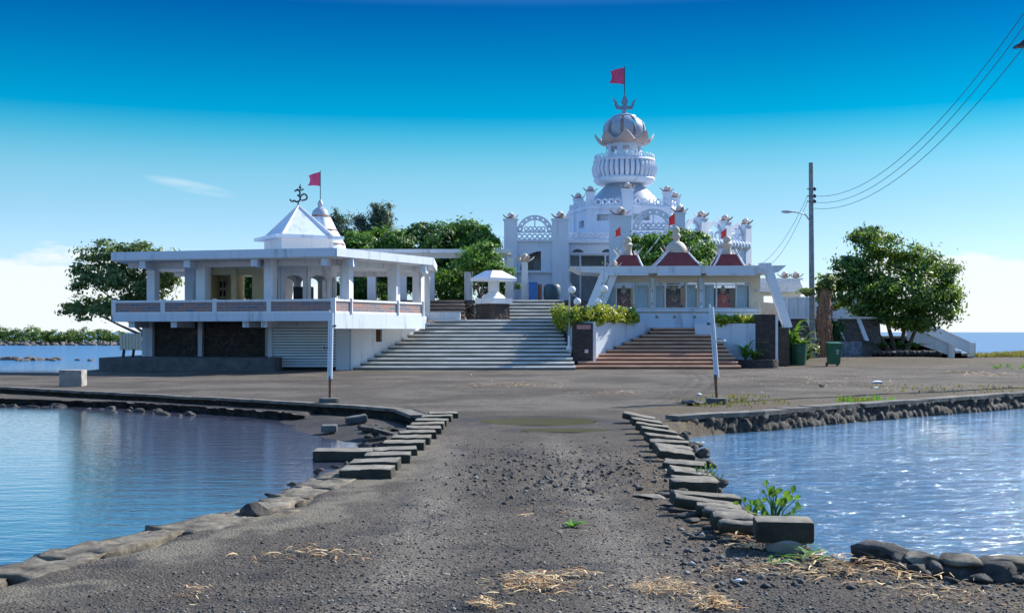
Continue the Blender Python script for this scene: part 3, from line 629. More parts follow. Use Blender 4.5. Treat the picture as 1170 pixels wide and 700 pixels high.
for i in range(34):
    yy = q.uniform(9.6, 14.2); x = np.interp(yy, [8.5, 9.4, 10.5, 11.2, 12.5, 14.3], [-3.9, -3.6, -3.2, -2.8, -2.6, -2.4])+q.uniform(.1, .4); m.rock((x, yy, -.2+q.uniform(0, .12)), (q.uniform(.08, .4), q.uniform(.05, .2), q.uniform(.03, .09)), 660+i)
tag(m.build('shore_stones', M['rock'], smooth='full'), 'small dark stones scattered along the left bank of the causeway', 'stones', kind='stuff')
# broken edge at the lower right
t_ = thing('broken_shore_edge', 'broken basalt edge with a pale concrete crust at the lower right', 'shore edge', (4.3, 9.9, -.1))
m = MB(); q = random.Random(35)
BF = [(2.75,9.05),(3.15,8.5),(3.7,8.25),(4.5,8.1),(7,7.85),(10,7.6)]
stone_face(BF, .11, -.2, 12, .10, .24, .17).build('rock_face', M['rock'], t_, smooth='full')
for i in range(34):
    s = q.random(); x = 2.7+2.9*s; y = np.interp(x, [2.75, 3.15, 3.7, 4.5, 7], [9.05, 8.5, 8.25, 8.1, 7.85])-q.uniform(.02, .38); m.rock((x, y, hz(x, y)+q.uniform(0, .05)), (q.uniform(.10, .34), q.uniform(.10, .22), q.uniform(.07, .17)), 700+i)
m.build('rocks', M['rock'], t_, smooth='full')
crust = MB()
for i in range(22):
    x = 2.9+.26*i; y = np.interp(x, [2.75, 3.15, 3.7, 4.5, 7, 10], [9.05, 8.5, 8.25, 8.1, 7.85, 7.6])+.16+q.uniform(-.03, .03); crust.rock((x, y, .075+q.uniform(-.012, .012)), (.46, q.uniform(.42, .54), .13), 760+i, sub=3)
crust.build('concrete_crust', M['edge'], t_, smooth='full')
m = MB()
for i in range(16):
    yy = 9.6+.22*i; x = np.interp(yy, [9.6, 11, 13], [2.05, 1.75, 1.75])+q.uniform(-.35, .25); m.rock((x, yy, hz(x, yy)+.015), (q.uniform(.12, .5), q.uniform(.1, .3), q.uniform(.05, .11)), 800+i)
tag(m.build('flat_stones', M['rock'], smooth='full'), 'flat dark stones half buried beside the right kerb slabs', 'stones', kind='stuff')
x, Y = G(142+0, 0+700, 0) if False else (1.2, 13.2)
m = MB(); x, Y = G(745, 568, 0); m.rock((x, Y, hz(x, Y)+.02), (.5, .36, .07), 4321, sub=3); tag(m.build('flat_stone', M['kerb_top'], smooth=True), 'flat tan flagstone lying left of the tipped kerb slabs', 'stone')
m = MB(); q = random.Random(36)
for i in range(70):
    yy = q.uniform(10.6, 22.3); x = np.interp(yy, [10.2, 10.7, 11.3, 12.2, 13.9, 16.4, 22.6], [2.9, 2.6, 2.42, 2.38, 2.45, 2.75, 3.4])+q.uniform(-.22, .12); m.rock((x, yy, -.26+q.uniform(0, .14)), (q.uniform(.12, .42), q.uniform(.12, .35), q.uniform(.1, .24)), 860+i)
tag(m.build('shore_boulders', M['rock'], smooth='full'), 'wet boulders along the right bank below the kerb slabs', 'rocks', kind='stuff')
o = slab('concrete_cube', (*G(83.5, 441, 0), .27), (.72, .6, .54), R(4), 0, M['concrete'], .012, 95); tag(o, 'square grey concrete block standing alone on the left plaza', 'concrete block')
for (px, py, d, lab) in ((793, 463, (.7, .4, .2), 'low dark concrete block left of the white stub post'),(938, 442, (.3, .3, .14), 'small round grey stone lying on the right bank')):
    x, Y = G(px, py, 0); m = MB(); m.rock((x, Y, .06), d, px, sub=3); tag(m.build('bank_stone', M['concrete_dark'], smooth=True), lab, 'stone')

# stub posts of a missing gate
def post(px, pyb, pyt, base_col, labels, bolts, lean):
    x, Y = G(px, pyb, 0); zt = PZ(pyt, Y); t_ = thing('gate_post', labels, 'post', (x, Y, 0))
    m = MB(); m.lathe((x, Y, -.03), [(.27, 0), (.28, .05), (.27, .17), (.23, .18)], 20); m.build('footing', M['concrete_dark'], t_, smooth=True)
    m = MB(); m.tube([(x, Y, .14), (x+lean*.25, Y, .14+(zt-.14)*.25)], [.035, .045], 10); m.build('rusty_base', M['rust'], t_, smooth=True)
    m = MB(); m.tube([(x-.045, Y-.01, zt*.25), (x+lean-.045, Y-.01, zt)], .022, 8); m.tube([(x+.02, Y, .14+(zt-.14)*.22), (x+lean+.02, Y, zt*.97)], .042, 10)
    for k in range(5): m.box((x-.01+lean*(.3+.15*k), Y-.02, zt*(.3+.15*k)), (.09, .03, .04))
    m.build('pipe', M['blue_white'], t_)
    for (bx, bz, mt) in bolts:
        m = MB(); m.tube([(x+lean*bz, Y, zt*bz), (x+bx, Y-.02, zt*bz)], .02, 6); m.ball((x+bx, Y-.02, zt*bz), .035, 8); m.build('bracket', mt, t_)
post(377, 461, 354, 0, 'peeling pale blue pipe post in a round footing, before the pavilion', [(.13, .83, M['rust']), (-.13, .60, M['iron'])], .03)
post(819, 461, 347, 0, 'rust-footed pale blue pipe post standing before the brown steps', [(.19, .63, M['white']), (-.22, .80, M['iron'])], -.14)
# ================================================================ grand stair, landings, terrace
LZ = 2.43; TZ = 3.6
def flight(root, n, zb, z1, y0, y1, xl, xr, mats, arc=0.0, yback=None, bulge=0):
    """n steps rising from zb to z1; xl / xr give the ends of step i"""
    for i in range(n):
        f = i/max(1, n-1); y = y0+(y1-y0)*i/n; za = zb+(z1-zb)*i/n; zt = zb+(z1-zb)*(i+1)/n
        a, b = xl(f), xr(f); K = 14; fr = []
        for k in range(K+1):
            u = k/K; x = a+(b-a)*u; fr.append((x, y+arc*((u-.45)*2)**2-bulge*0))
        yb = yback if yback else y1+.02
        if yb <= max(p[1] for p in fr): yb = max(p[1] for p in fr)+.5
        yb = min(yb, y+1.6) if i < n-1 else yb
        mb = MB(); mb.cur = 0; mb.prism(fr+[(b, yb), (a, yb)], za-.25 if i else zb-.2, zt-.045)
        mb.cur = 1; fr2 = [(p[0]+(-.03 if k == 0 else .03 if k == K else 0), p[1]-.05+rng.uniform(-.006, .006)) for k, p in enumerate(fr)]
        low = fr2+[(b+.03, yb), (a-.03, yb)]; hi_ = [(p[0], p[1]+.075) for p in fr2]+[(b+.03, yb), (a-.03, yb)]; zz_ = zt-.002*(i % 2); ns_ = len(low)
        mb.prism(low, zt-.085, zt-.07)                       # edge shaped to catch sun: short face, then slope up to the tread
        mb.add([(p[0], p[1], zt-.07) for p in low]+[(p[0], p[1], zz_) for p in hi_], [tuple(range(ns_, 2*ns_))]+[(k_, (k_+1) % ns_, ns_+(k_+1) % ns_, ns_+k_) for k_ in range(ns_)])
        mb.build('step', mats, root)
t_ = thing('grand_staircase', 'wide grey concrete staircase with pale sunlit tread edges, before the temple', 'staircase', (-2.6, 54, 0))
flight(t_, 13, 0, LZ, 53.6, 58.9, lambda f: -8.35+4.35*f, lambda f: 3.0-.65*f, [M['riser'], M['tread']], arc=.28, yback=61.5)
m = MB(); m.prism([(-4.0,59.3),(2.3,59.3),(2.3,64.4),(-7.5,64.4)], .3, LZ-.006); tag(m.build('landing', M['concrete']), kind='structure')
t_ = thing('upper_staircase', 'shaded upper flight of grey steps leading up to the temple door', 'staircase', (1.3, 61.5, LZ))
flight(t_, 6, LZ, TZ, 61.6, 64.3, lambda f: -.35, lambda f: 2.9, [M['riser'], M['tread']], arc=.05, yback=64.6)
t_ = thing('side_staircase', 'short reddish-edged flight of steps up to the left pergola', 'staircase', (-3.8, 61.6, LZ))
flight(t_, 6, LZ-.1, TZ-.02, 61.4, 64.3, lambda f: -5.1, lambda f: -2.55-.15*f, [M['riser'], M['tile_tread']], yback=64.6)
m = MB(); m.bb(-4.75, -2.75, 60.3, 60.75, LZ-.3, LZ+.42); tag(m.build('low_wall', M['blue_white']), 'low rendered wall at the foot of the side steps', 'wall')
m = MB(); q = random.Random(3)
for i in range(14): m.rock((q.uniform(-2.45, -2.0), q.uniform(61.2, 61.8), LZ+q.uniform(.1, .85)), (.38, .4, .32), i)
tag(m.build('rockery', M['rock'], smooth='full'), 'rough dark rockwork beside the reddish side steps', 'rockery')
m = MB(); m.prism([(-17.5,64.5),(3.2,64.5),(3.2,66),(13.7,66),(17,72.4),(17,108),(-20,108),(-20,80)], -.3, TZ); tag(m.build('terrace', M['concrete_dark']), kind='structure')
m = MB(); m.prism([(17.01,72.1),(23,72.1),(24.8,78),(24.8,88),(17.01,90)], -.3, 2.5); tag(m.build('lower_terrace', M['concrete_dark']), kind='structure')

# kiosk on the landing
t_ = thing('kiosk', 'small white stone kiosk with hipped roof on a dark plinth, mid landing', 'kiosk', (PX(563.5, 60.5), 60.5, LZ))
kx = PX(564, 60.5); ky = 60.5
m = MB(); m.box((kx, ky, (LZ+3.28)/2), (1.22, 1.22, 3.28-LZ), rz=R(38)); m.build('plinth', M['stone_pier'], t_)
m = MB(); m.box((kx, ky, 3.43), (1.42, 1.42, .28), rz=R(38)); m.build('slab', M['white'], t_)
m = MB(); m.lathe((kx, ky, 3.57), [(.66, 0), (.56, .14), (.36, .27), (.26, .38), (.24, .5)], 4, a0=R(83), a1=R(83)+2*math.pi); m.build('flared_base', M['white'], t_)
m = MB(); m.box((kx, ky, 4.3), (.42, .42, .75), rz=R(38)); m.build('column', M['white'], t_)
m = MB(); m.lathe((kx, ky, 4.5), [(1.25, 0), (1.25, .14), (.45, .55)], 4, a0=R(83), a1=R(83)+2*math.pi); m.build('roof', M['white'], t_)

# ================================================================ left pavilion
pv = thing('pavilion', 'open white two-storey pavilion with brick balustrades and flat slab roof, left', 'pavilion', (-12, 54, 0))
A = (-18.6, 53.2); B = (-7.85, 50.0); C = (-4.4, 56.6); Dp = (-4.6, 62.5); E = (-18.9, 62.5)
FL = 2.62
m = MB(); m.prism([A, B, C, Dp, E], 2.30, FL-.02); m.build('floor_slab', M['white_old'], pv)
m = MB(); ext = 0.0
def wallseg(mb, p, q_, z0, z1, th): mb.beam((p[0], p[1], (z0+z1)/2), (q_[0], q_[1], (z0+z1)/2), th, z1-z0)
wallseg(m, A, B, 2.28, FL+.02, .16); wallseg(m, B, C, 1.95, FL+.02, .16); wallseg(m, A, E, 2.28, FL+.02, .16); m.build('fascia', M['blue_white'], pv)
RT = [(-18.35-.15, 52.6), (-7.7, 49.7), (-3.95, 56.4), (-4.2, 62.8), (-18.9, 62.8)]
m = MB(); m.prism(RT, 5.06, 5.40); m.build('roof_slab', M['white_old'], pv)
m = MB()
for i, (p, q_) in enumerate(((RT[0], RT[1]), (RT[1], RT[2]), (RT[2], RT[3]))): wallseg(m, p, q_, 5.10, 5.47, .14)
m.build('roof_edge', M['blue_white'], pv)
lerp = lambda p, q_, f: (p[0]+(q_[0]-p[0])*f, p[1]+(q_[1]-p[1])*f)
# balustrade: posts, rails, panels
fr_posts = [lerp(A, B, f) for f in (0, .235, .475, .72, 1)]; sd_posts = [lerp(B, C, f) for f in (.17, .68, .98)]
def balu(posts, w=.2, skip=0):
    for p in posts[skip:]:
        mm = MB(); mm.box((*p, (FL+3.30)/2), (w, w, 3.30-FL)); mm.build('balustrade_post', M['white'], pv)
    for i in range(len(posts)-1):
        p, q_ = posts[i], posts[i+1]
        mm = MB(); wallseg(mm, p, q_, FL+.02, FL+.10, .13); wallseg(mm, p, q_, 3.15, 3.25, .17); mm.build('rail', M['white'], pv)
        mm = MB(); wallseg(mm, p, q_, FL+.10, 3.15, .09); mm.build('brick_panel', M['brick'], pv)
balu(fr_posts); balu([fr_posts[-1]]+sd_posts, skip=1)
# roof columns (set just behind the balustrade)
for px, Y in ((175, 54.0), (232, 53.0), (309, 51.6), (396, 51.6), (450, 55.0), (478, 56.7)):
    w = .42 if px in (175, 309) else .46; m = MB(); m.box((PX(px, Y), Y, (FL+5.07)/2), (w, w, 5.07-FL), rz=R(-16)); m.build('column', M['white'], pv)
for px in (487, 330, 240, 175):
    Y = 61.8; m = MB(); m.box((PX(px, Y), Y, (FL+5.07)/2), (.4, .4, 5.07-FL)); m.build('column', M['white'], pv)
# beams under roof and floor
for p, q_ in (((-18.1, 53.9), (-7.9, 51.3)), ((-7.9, 51.3), (-4.7, 57.0)), ((-18.3, 61.8), (-4.6, 61.8))):
    m = MB(); wallseg(m, p, q_, 4.80, 5.07, .30); m.build('roof_beam', M['white_old'], pv)
for px in (150, 203, 290, 312):
    f = (PX(px, 53)+18.6)/10.75; p = lerp(A, B, min(.99, max(.02, f))); m = MB(); m.bb(p[0]-.14, p[0]+.14, p[1]+.1, 56, 2.0, 2.29); m.build('floor_beam', M['blue_white'], pv)
for px in (154, 210, 292, 375, 408, 478):
    f = (PX(px, 51)+18.4)/10.7
    p = lerp(RT[0], RT[1], f) if px < 385 else lerp(RT[1], RT[2], (PX(px, 53)+7.7)/3.75); m = MB(); m.bb(p[0]-.14, p[0]+.14, p[1]+.09, p[1]+1.6, 4.72, 5.05); m.build('roof_bracket', M['blue_white'], pv)
# ground floor
m = MB(); m.prism([(PX(113, 52), 52.0), (PX(309, 52)+.2, 52.0), (PX(309, 52)+.2, 55.6), (PX(113, 52), 62)], -.2, .62); m.build('plinth', M['concrete_dark'], pv)
Yw = 55.3
m = MB(); m.bb(PX(164, Yw), PX(309, Yw), Yw+.1, Yw+.4, .6, 2.3); m.build('stone_wall', M['stone'], pv)
for px, w in ((170, .5), (230, .2), (307, .24)):
    m = MB(); m.bb(PX(px, Yw)-w/2, PX(px, Yw)+w/2, Yw-.25, Yw+.12, .6, 2.31); m.build('ground_column', M['blue_white'], pv)
Yg = 53.6; gx0 = PX(311, Yg); gx1 = PX(384, Yg)
m = MB(); m.bb(gx0-.2, gx0, Yg-.05, Yg+.35, 0, 2.31); m.bb(gx1, gx1+.62, Yg-.05, Yg+.35, 0, 2.31); m.bb(gx0-.2, gx1+.62, Yg-.04, Yg+.3, 2.08, 2.31); m.build('garage_surround', M['blue_white'], pv)
sh = MB(); k = 15
for i in range(k): z = .12+(2.08-.12)*i/k; sh.bb(gx0, gx1, Yg+.05, Yg+.11, z+.034, z+(1.96/k))
g_ = sh.build('roller_shutter', M['shutter'], pv); bk_ = MB(); bk_.bb(gx0, gx1, Yg+.15, Yg+.2, .05, 2.08); bk_.build('groove_shade', M['dark'], g_); m = MB(); m.bb(gx1-.35, gx1-.22, Yg+.0, Yg+.05, .95, 1.12); m.build('shutter_lock', M['iron'], g_)  # dark sheet behind the slats paints the shade in the grooves
p0 = (gx1+.62, Yg+.1); p1 = (-4.3, 58.6)
m = MB(); l_ = math.hypot(p1[0]-p0[0], p1[1]-p0[1]); wx = l_*.33
add_plate(m, [rect(0, l_, 0, 2.30), rect(wx-.22, wx+.22, 1.32, 1.92)], .22, p0, p1); m.build('side_wall', M['white'], pv)
d_ = Vector((p1[0]-p0[0], p1[1]-p0[1])).normalized(); c_ = Vector(p0)+d_*wx
w_ = MB(); w_.beam((*(c_-d_*.22), 1.62), (*(c_+d_*.22), 1.62), .03, .6); w_ = w_.build('side_window', M['dark'], pv)
g = MB()
for i in range(4): p = c_+d_*(-.18+.12*i)+Vector((d_.y, -d_.x))*.12; g.tube([(p.x, p.y, 1.32), (p.x, p.y, 1.92)], .012, 5)
for i in range(3): z = 1.42+.2*i; a_ = c_-d_*.22+Vector((d_.y, -d_.x))*.12; b_ = c_+d_*.22+Vector((d_.y, -d_.x))*.12; g.tube([(a_.x, a_.y, z), (b_.x, b_.y, z)], .012, 5)
g.build('grille', M['rust'], w_)
# rooms inside the upper storey
Yr = 58.5
m = MB(); m.bb(PX(211, Yr), PX(229, Yr), Yr, Yr+.2, FL, 5.06); m.build('screen_wall', M['blue_white'], pv)
r_ = MB(); r_.bb(PX(240, Yr), PX(243, Yr), Yr-.4, Yr+1.6, FL, 5.06); r_.bb(PX(240, Yr), PX(267, Yr), Yr+1.5, Yr+1.7, FL, 5.06); r_.bb(PX(265, Yr), PX(271, Yr), Yr-.2, Yr+1.6, FL, 5.06); r_.bb(PX(289, Yr), PX(302, Yr), Yr-.2, Yr+1.4, FL, 5.06); r_.bb(PX(240, Yr), PX(302, Yr), Yr-.1, Yr+.1, 4.72, 5.06); r_.bb(PX(267, Yr), PX(302, Yr), Yr+1.2, Yr+1.4, FL, 3.35)
r_.build('inner_room', M['yellow'], pv)
dr = MB(); dx0, dx1 = PX(245.5, Yr+1.4), PX(259, Yr+1.4)
dr.bb(dx0, dx1, Yr+1.40, Yr+1.46, FL, 4.55); dr = dr.build('lattice_door', M['cream'], pv)
pn = MB()
for i in range(3):
    for j in range(4): x = dx0+.07+(dx1-dx0-.05)/3*i; z = FL+.12+.46*j; pn.bb(x, x+.11, Yr+1.375, Yr+1.405, z, z+.33)
pn.build('pane', M['stone_pier'], dr)

# shrine with pyramid roof standing inside the pavilion
sh = thing('rooftop_shrine', 'white square shrine with steep four-sided white roof rising through the pavilion', 'shrine', (PX(341, 56), 56, FL))
sx, sy = PX(341, 56.2), 56.2
def sqp(r, ph=R(-104.5)): return [(sx+r*math.cos(ph+i*math.pi/2), sy+r*math.sin(ph+i*math.pi/2)) for i in range(4)]
m = MB(); m.prism(sqp(2.42), 6.30, 6.46); m.build('eave_slab', M['blue_white'], sh)
m = MB(); m.prism(sqp(1.85), 5.3, 6.31); m.build('drum_wall', M['white_old'], sh)
c4 = sqp(1.80); ap = (sx, sy, 8.02); m = MB(); m.add([(p[0], p[1], 6.46) for p in c4]+[ap], [(0, 1, 4), (1, 2, 4), (2, 3, 4), (3, 0, 4), (3, 2, 1, 0)]); m.build('pyramid_roof', M['blue_white'], sh)
m = MB()
for p in c4: m.tube([(p[0], p[1], 6.47), (ap[0], ap[1], ap[2]+.01)], [.085, .05], 6)
m.build('ridge', M['white'], sh)
hexv = [(sx+.25+1.62*math.cos(R(-90+22.5+45*i-4)), sy-.4+1.62*math.sin(R(-90+22.5+45*i-4))) for i in range(8)]
for i in range(8):
    p, q_ = hexv[i-1], hexv[i]; l_ = math.hypot(q_[0]-p[0], q_[1]-p[1]); mm = MB(); c0 = l_/2
    add_plate(mm, [rect(0, l_, FL, 5.06), archhole(c0-.44, c0+.44, FL+.35, 4.25, 10, .26)], .16, p, q_); mm.build('arched_wall', M['white'], sh)
m = MB(); m.box((sx+.25, sy, FL+.7), (.9, .6, 1.4)); m.build('altar', M['iron'], sh)
# Om finial
om = MB(); ox, oz = sx-.02, 8.0; sc_ = .042
def om_path(pts, r): om.tube([(ox+p[0]*sc_, sy, oz+p[1]*sc_) for p in pts], r, 6)
om.tube([(ox, sy, oz), (ox+.01, sy, oz+.22)], .035, 6)
arc = lambda cx, cy, r, a, b, n=9, ry=None: [(cx+r*math.cos(R(a+(b-a)*i/n)), cy+(ry or r)*math.sin(R(a+(b-a)*i/n))) for i in range(n+1)]
om_path(arc(-1, 15.5, 3.4, 150, -80), .045); om_path(arc(-1.2, 9, 3.9, 85, -150), .05)                      # the figure-three strokes
om_path([(-4.6, 7.0), (-6.5, 5.3), (-8.6, 6.3), (-9.2, 8.4)], .045); om_path([(2, 10.5), (4.5, 13), (7, 14.5)]+arc(7.2, 10.6, 3.4, 75, -110), .045)
om_path([(4.2, 7.6), (5.6, 5.9)], .04); om_path(arc(2.5, 21.2, 4.2, 200, 340, 8, 2.4), .04)
om.ball((ox+2.5*sc_, sy, oz+22*sc_), .075, 8); om.tube([(ox+2.5*sc_, sy, oz+21*sc_), (ox+2.5*sc_, sy, oz+26.5*sc_)], [.05, .01], 6)
om.build('om_finial', M['iron'], sh, smooth=True)

# small tapering spire behind it
sp = thing('spire', 'small weathered white spire with red bands and flagstaff behind the pyramid roof', 'spire', (PX(366, 59.5), 59.5, 5.4))
cx_, cy_ = PX(366, 59.5), 59.5; z_ = lambda py: PZ(py, 59.5); ru = 59.5/FPX
m = MB(); flut = lambda a: 1+.05*abs(math.cos(6*a))
m.lathe((cx_, cy_, 0), [(28*ru, z_(286)), (27*ru, z_(279)), (25*ru, z_(276)), (21.5*ru, z_(269)), (18*ru, z_(263)), (14*ru, z_(254)), (10.5*ru, z_(247.5))], 48, mod=flut); m.build('cone', M['blue_white'], sp, smooth=True)
m = MB(); m.lathe((cx_, cy_, 0), [(10*ru, z_(247.5)), (10*ru, z_(246)), (8.5*ru, z_(241)), (5*ru, z_(238)), (2.2*ru, z_(236)), (3.3*ru, z_(234)), (2.6*ru, z_(231)), (.6*ru, z_(228))], 28); m.build('bell_cap', M['silver'], sp, smooth=True)
for py, r in ((247.5, 11), (263.5, 18.8), (279.5, 27.8)):
    m = MB(); m.lathe((cx_, cy_, 0), [(r*ru, z_(py+.9)), (r*ru+.05, z_(py)), (r*ru, z_(py-.9))], 40); m.build('red_band', M['rust'], sp, smooth=True)
m = MB(); m.tube([(cx_, cy_, z_(230)), (cx_, cy_, z_(195))], .022, 6); m.build('flagstaff', M['iron'], sp)
def flag(name, label, x, y, ztop, w, h, mat, side=-1, slack=.3, seed=0):
    mb = MB(); nu, nv = 12, 8; V = []
    for s_ in (0, 1):
        for j in range(nv+1):
            for i in range(nu+1):
                u = i/nu; v = j/nv; X_ = x+side*w*u*(1-.16*math.sin(v*3.1)*(u)+.08*v); Z_ = ztop-h*v*(1-.30*u)-h*(slack+.08)*u**1.3; Y_ = y+.10*w*math.sin(u*7+v*2+seed)*u+s_*.008; V.append((X_, Y_, Z_))
    n_ = (nu+1)*(nv+1); Fc = []
    for j in range(nv):
        for i in range(nu):
            a = j*(nu+1)+i; Fc.append((a, a+1, a+nu+2, a+nu+1)); Fc.append((n_+a+nu+1, n_+a+nu+2, n_+a+1, n_+a))
    mb.add(V, Fc); return mb.build(name, mat, smooth='full')
tag(flag('flag', '', cx_-.02, cy_, z_(196.5), .60, .74, M['flag'], slack=.18), 'pink-red flag on the thin staff of the small pavilion spire', 'flag')

# stacked crate-like railing left of the building
t_ = thing('railing', 'short cream panelled railing on two feet at the left corner of the pavilion', 'railing', (PX(147, 52.8), 52.8, .62)); x0, x1 = PX(137, 52.8), PX(162, 52.8)
m = MB()
for i in range(7): x = x0+(x1-x0)*(i+.5)/7; m.bb(x-.06, x+.06, 52.75, 52.82, .95, 1.72)
m.build('panel', M['cream'], t_); m = MB(); m.bb(x0, x1, 52.82, 52.86, 1.3, 1.36); m.bb(x0, x1, 52.82, 52.86, .95, 1.0); m.bb(x0, x1, 52.82, 52.86, 1.66, 1.72); m.build('bar', M['dark'], t_)
for x in (x0+.15, x0+.6):
    m = MB(); m.beam((x, 52.8, .62), (x+.05, 52.8, 1.0), .1, .1); m.build('foot', M['dark'], t_)

# ================================================================ pergola on the terrace
pg = thing('pergola', 'flat white slab pergola on square columns above the reddish side steps', 'pergola', (-5, 66, TZ))
m = MB(); m.bb(PX(400, 66), PX(584, 66), 65.2, 68.2, 6.32, 6.54); m.build('roof_slab', M['white'], pg)
m = MB(); m.bb(PX(400, 66), PX(580, 66), 65.6, 65.85, 6.05, 6.32); m.build('beam', M['white_old'], pg)
for px in (492, 535.5, 582, 460, 425):
    m = MB(); m.bb(PX(px, 66)-.24, PX(px, 66)+.24, 65.7, 66.15, TZ, 6.06); m.build('column', M['white'], pg)
m = MB(); x = PX(599.5, 66); m.box((x, 66, TZ+1.12), (.36, .36, 2.25)); 
t_ = thing('lotus_column', 'free-standing white column with a pink lotus top beside a blue bin', 'column', (x, 66, TZ)); m.build('shaft', M['white'], t_)
def lotus_mb(c, s, rz=0, n=4):
    mb = MB()
    for k in range(n):
        a = rz+2*math.pi*k/n; d = Vector((math.cos(a), math.sin(a))); w = Vector((-d.y, d.x)); P = []
        for i in range(6):
            u = i/5; r = u*.62*s; z = (.02+.30*u**2.4)*s; hw = (.20*math.sin(math.pi*(.25+.7*u))+.02)*s
            for e, dzz in ((-1, 0), (0, -.05*s), (1, 0)): P.append((c[0]+d.x*r+w.x*hw*e, c[1]+d.y*r+w.y*hw*e, c[2]+z+dzz))
            for e, dzz in ((-1, .05*s), (0, 0), (1, .05*s)): P.append((c[0]+d.x*r+w.x*hw*e*.9, c[1]+d.y*r+w.y*hw*e*.9, c[2]+z+dzz))
        Fc = []
        for i in range(5):
            b = i*6
            for e in range(2): Fc += [(b+e, b+e+1, b+7+e, b+6+e), (b+3+e+1, b+3+e, b+9+e, b+10+e)]
            Fc += [(b, b+6, b+9, b+3), (b+2, b+5, b+11, b+8)]
        Fc += [(30, 31, 34, 33), (31, 32, 35, 34)]; mb.add(P, Fc)
    mb.cur = 1; mb.ball((c[0], c[1], c[2]+.28*s), .23*s, 10, 1.1); 
    for k in range(5):
        a = 2*math.pi*k/5; mb.tube([(c[0]+.17*s*math.cos(a), c[1]+.17*s*math.sin(a), c[2]+.1*s), (c[0]+.24*s*math.cos(a), c[1]+.24*s*math.sin(a), c[2]+.3*s), (c[0]+.12*s*math.cos(a), c[1]+.12*s*math.sin(a), c[2]+.44*s)], [.06*s, .08*s, .02*s], 5)
    return mb
lotus_mb((x, 66, TZ+2.25), .95, R(20)).build('lotus_finial', [M['gold'], M['gold']], t_, smooth=True)

# ================================================================ brown stair with the niche shrine
t_ = thing('brown_staircase', 'broad reddish-brown tiled steps rising to the three-niche shrine', 'staircase', (6.5, 55, 0))
def xlf(f): return PX(655, 55)+(PX(745, 60)-PX(655, 55))*min(1, max(0, f*1.12-.05))
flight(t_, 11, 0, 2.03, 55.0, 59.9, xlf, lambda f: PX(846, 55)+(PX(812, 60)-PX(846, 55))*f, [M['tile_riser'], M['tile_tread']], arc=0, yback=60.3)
m = MB(); m.bb(2.4, 13.8, 60.2, 66, -.1, 2.03); tag(m.build('shrine_platform', M['blue_white']), kind='structure')
YS = 61.0
ns = thing('niche_shrine', 'low white shrine with three glazed niches under a long slab roof', 'shrine', (9, YS, 2.03)); X_ = lambda px, Y=YS: PX(px, Y); Z_ = lambda py, Y=YS: PZ(py, Y)
ns_h = []
m = MB(); x0 = X_(688); l_ = X_(868)-x0
holes = [rect(X_(a)-x0, X_(b)-x0, Z_(352.5), Z_(322)) for a, b in ((690, 742.5), (748, 797.5), (803.5, 857))]
add_plate(m, [rect(0, l_, 2.03, Z_(313))]+holes, .3, (x0, YS), (x0+l_, YS)); m.build('facade', M['cream'], ns)
m = MB(); m.bb(x0+.02, x0+l_-.02, YS-.19, YS-.155, 2.03, Z_(357.5)); m.build('base_panel', M['blue_white'], ns)
m = MB(); m.bb(x0, x0+l_, YS-.30, YS-.155, Z_(356), Z_(352.8)); m.build('sill', M['blue_white'], ns)
for px in (745, 800.5): m = MB(); m.bb(X_(px)-.10, X_(px)+.10, YS-.22, YS-.155, Z_(352.5), Z_(317)); m.build('pilaster', M['blue_white'], ns)
m = MB(); m.bb(x0, x0+.2, YS+.16, YS+3, 2.03, Z_(313)); m.bb(x0+l_-.2, x0+l_, YS+.16, YS+3, 2.03, Z_(313)); m.build('side_wall', M['cream'], ns)
m = MB(); m.bb(x0+.2, x0+l_-.2, YS+2.4, YS+2.55, 2.03, PZ(329, YS+2.4)); m.build('back_wall', M['cream'], ns)
m = MB(); m.bb(x0+.2, x0+l_-.2, YS+.16, YS+2.4, 2.2, Z_(353)); m.build('niche_floor', M['cream'], ns)
for (a, c, d, b) in ((690, 704, 724, 742.5), (748, 760, 784, 797.5), (803.5, 818.5, 841, 857)):
    w_ = MB()
    for px in (a+.6, c, d, b-.6): w_.bb(X_(px)-.035, X_(px)+.035, YS-.05, YS+.04, Z_(352.3), Z_(322.2))
    for py in (351.8, 322.8, 325.5): w_.bb(X_(a), X_(b), YS-.045, YS+.035, Z_(py)-.025, Z_(py)+.025)
    w_ = w_.build('window', M['white'], ns)
    for p, q_ in ((a, c), (c, d), (d, b)): mm = MB(); mm.bb(X_(p)+.04, X_(q_)-.04, YS+.005, YS+.015, Z_(351.5), Z_(323)); mm.build('pane', M['glass'], w_)
    mm = MB()
    for p, q_ in ((a, c), (d, b)):
        xs_ = np.linspace(X_(p)+.06, X_(q_)-.06, 14); z0_, z1_ = Z_(351), Z_(324)
        for i in range(13): mm.add([(xs_[i], YS+.35+.03*(i % 2), z0_), (xs_[i+1], YS+.35+.03*((i+1) % 2), z0_), (xs_[i+1], YS+.35+.03*((i+1) % 2), z1_), (xs_[i], YS+.35+.03*(i % 2), z1_)], [(0, 1, 2, 3)])
    mm.build('curtain', M['shutter'], w_)
m = MB()
for px in (729, 748, 770, 792, 812): m.ring((X_(px), YS-.21, Z_(362)), .055, .015, (1, 0), 10, 5)
m.build('hook', M['rust'], ns) if False else None
for px in (729, 750, 770, 793): mm = MB(); mm.ring((X_(px), YS-.21, Z_(362)), .06, .017, (1, 0), 10, 5); mm.build('wall_ring', M['rust'], ns, smooth=True)
for px in (745, 800.5, 863):
    for py in (332, 347): mm = MB(); mm.ball((X_(px), YS-.24, Z_(py)), .05, 8, 1.6); mm.build('wall_lamp', M['metal_grey'], ns, smooth=True)
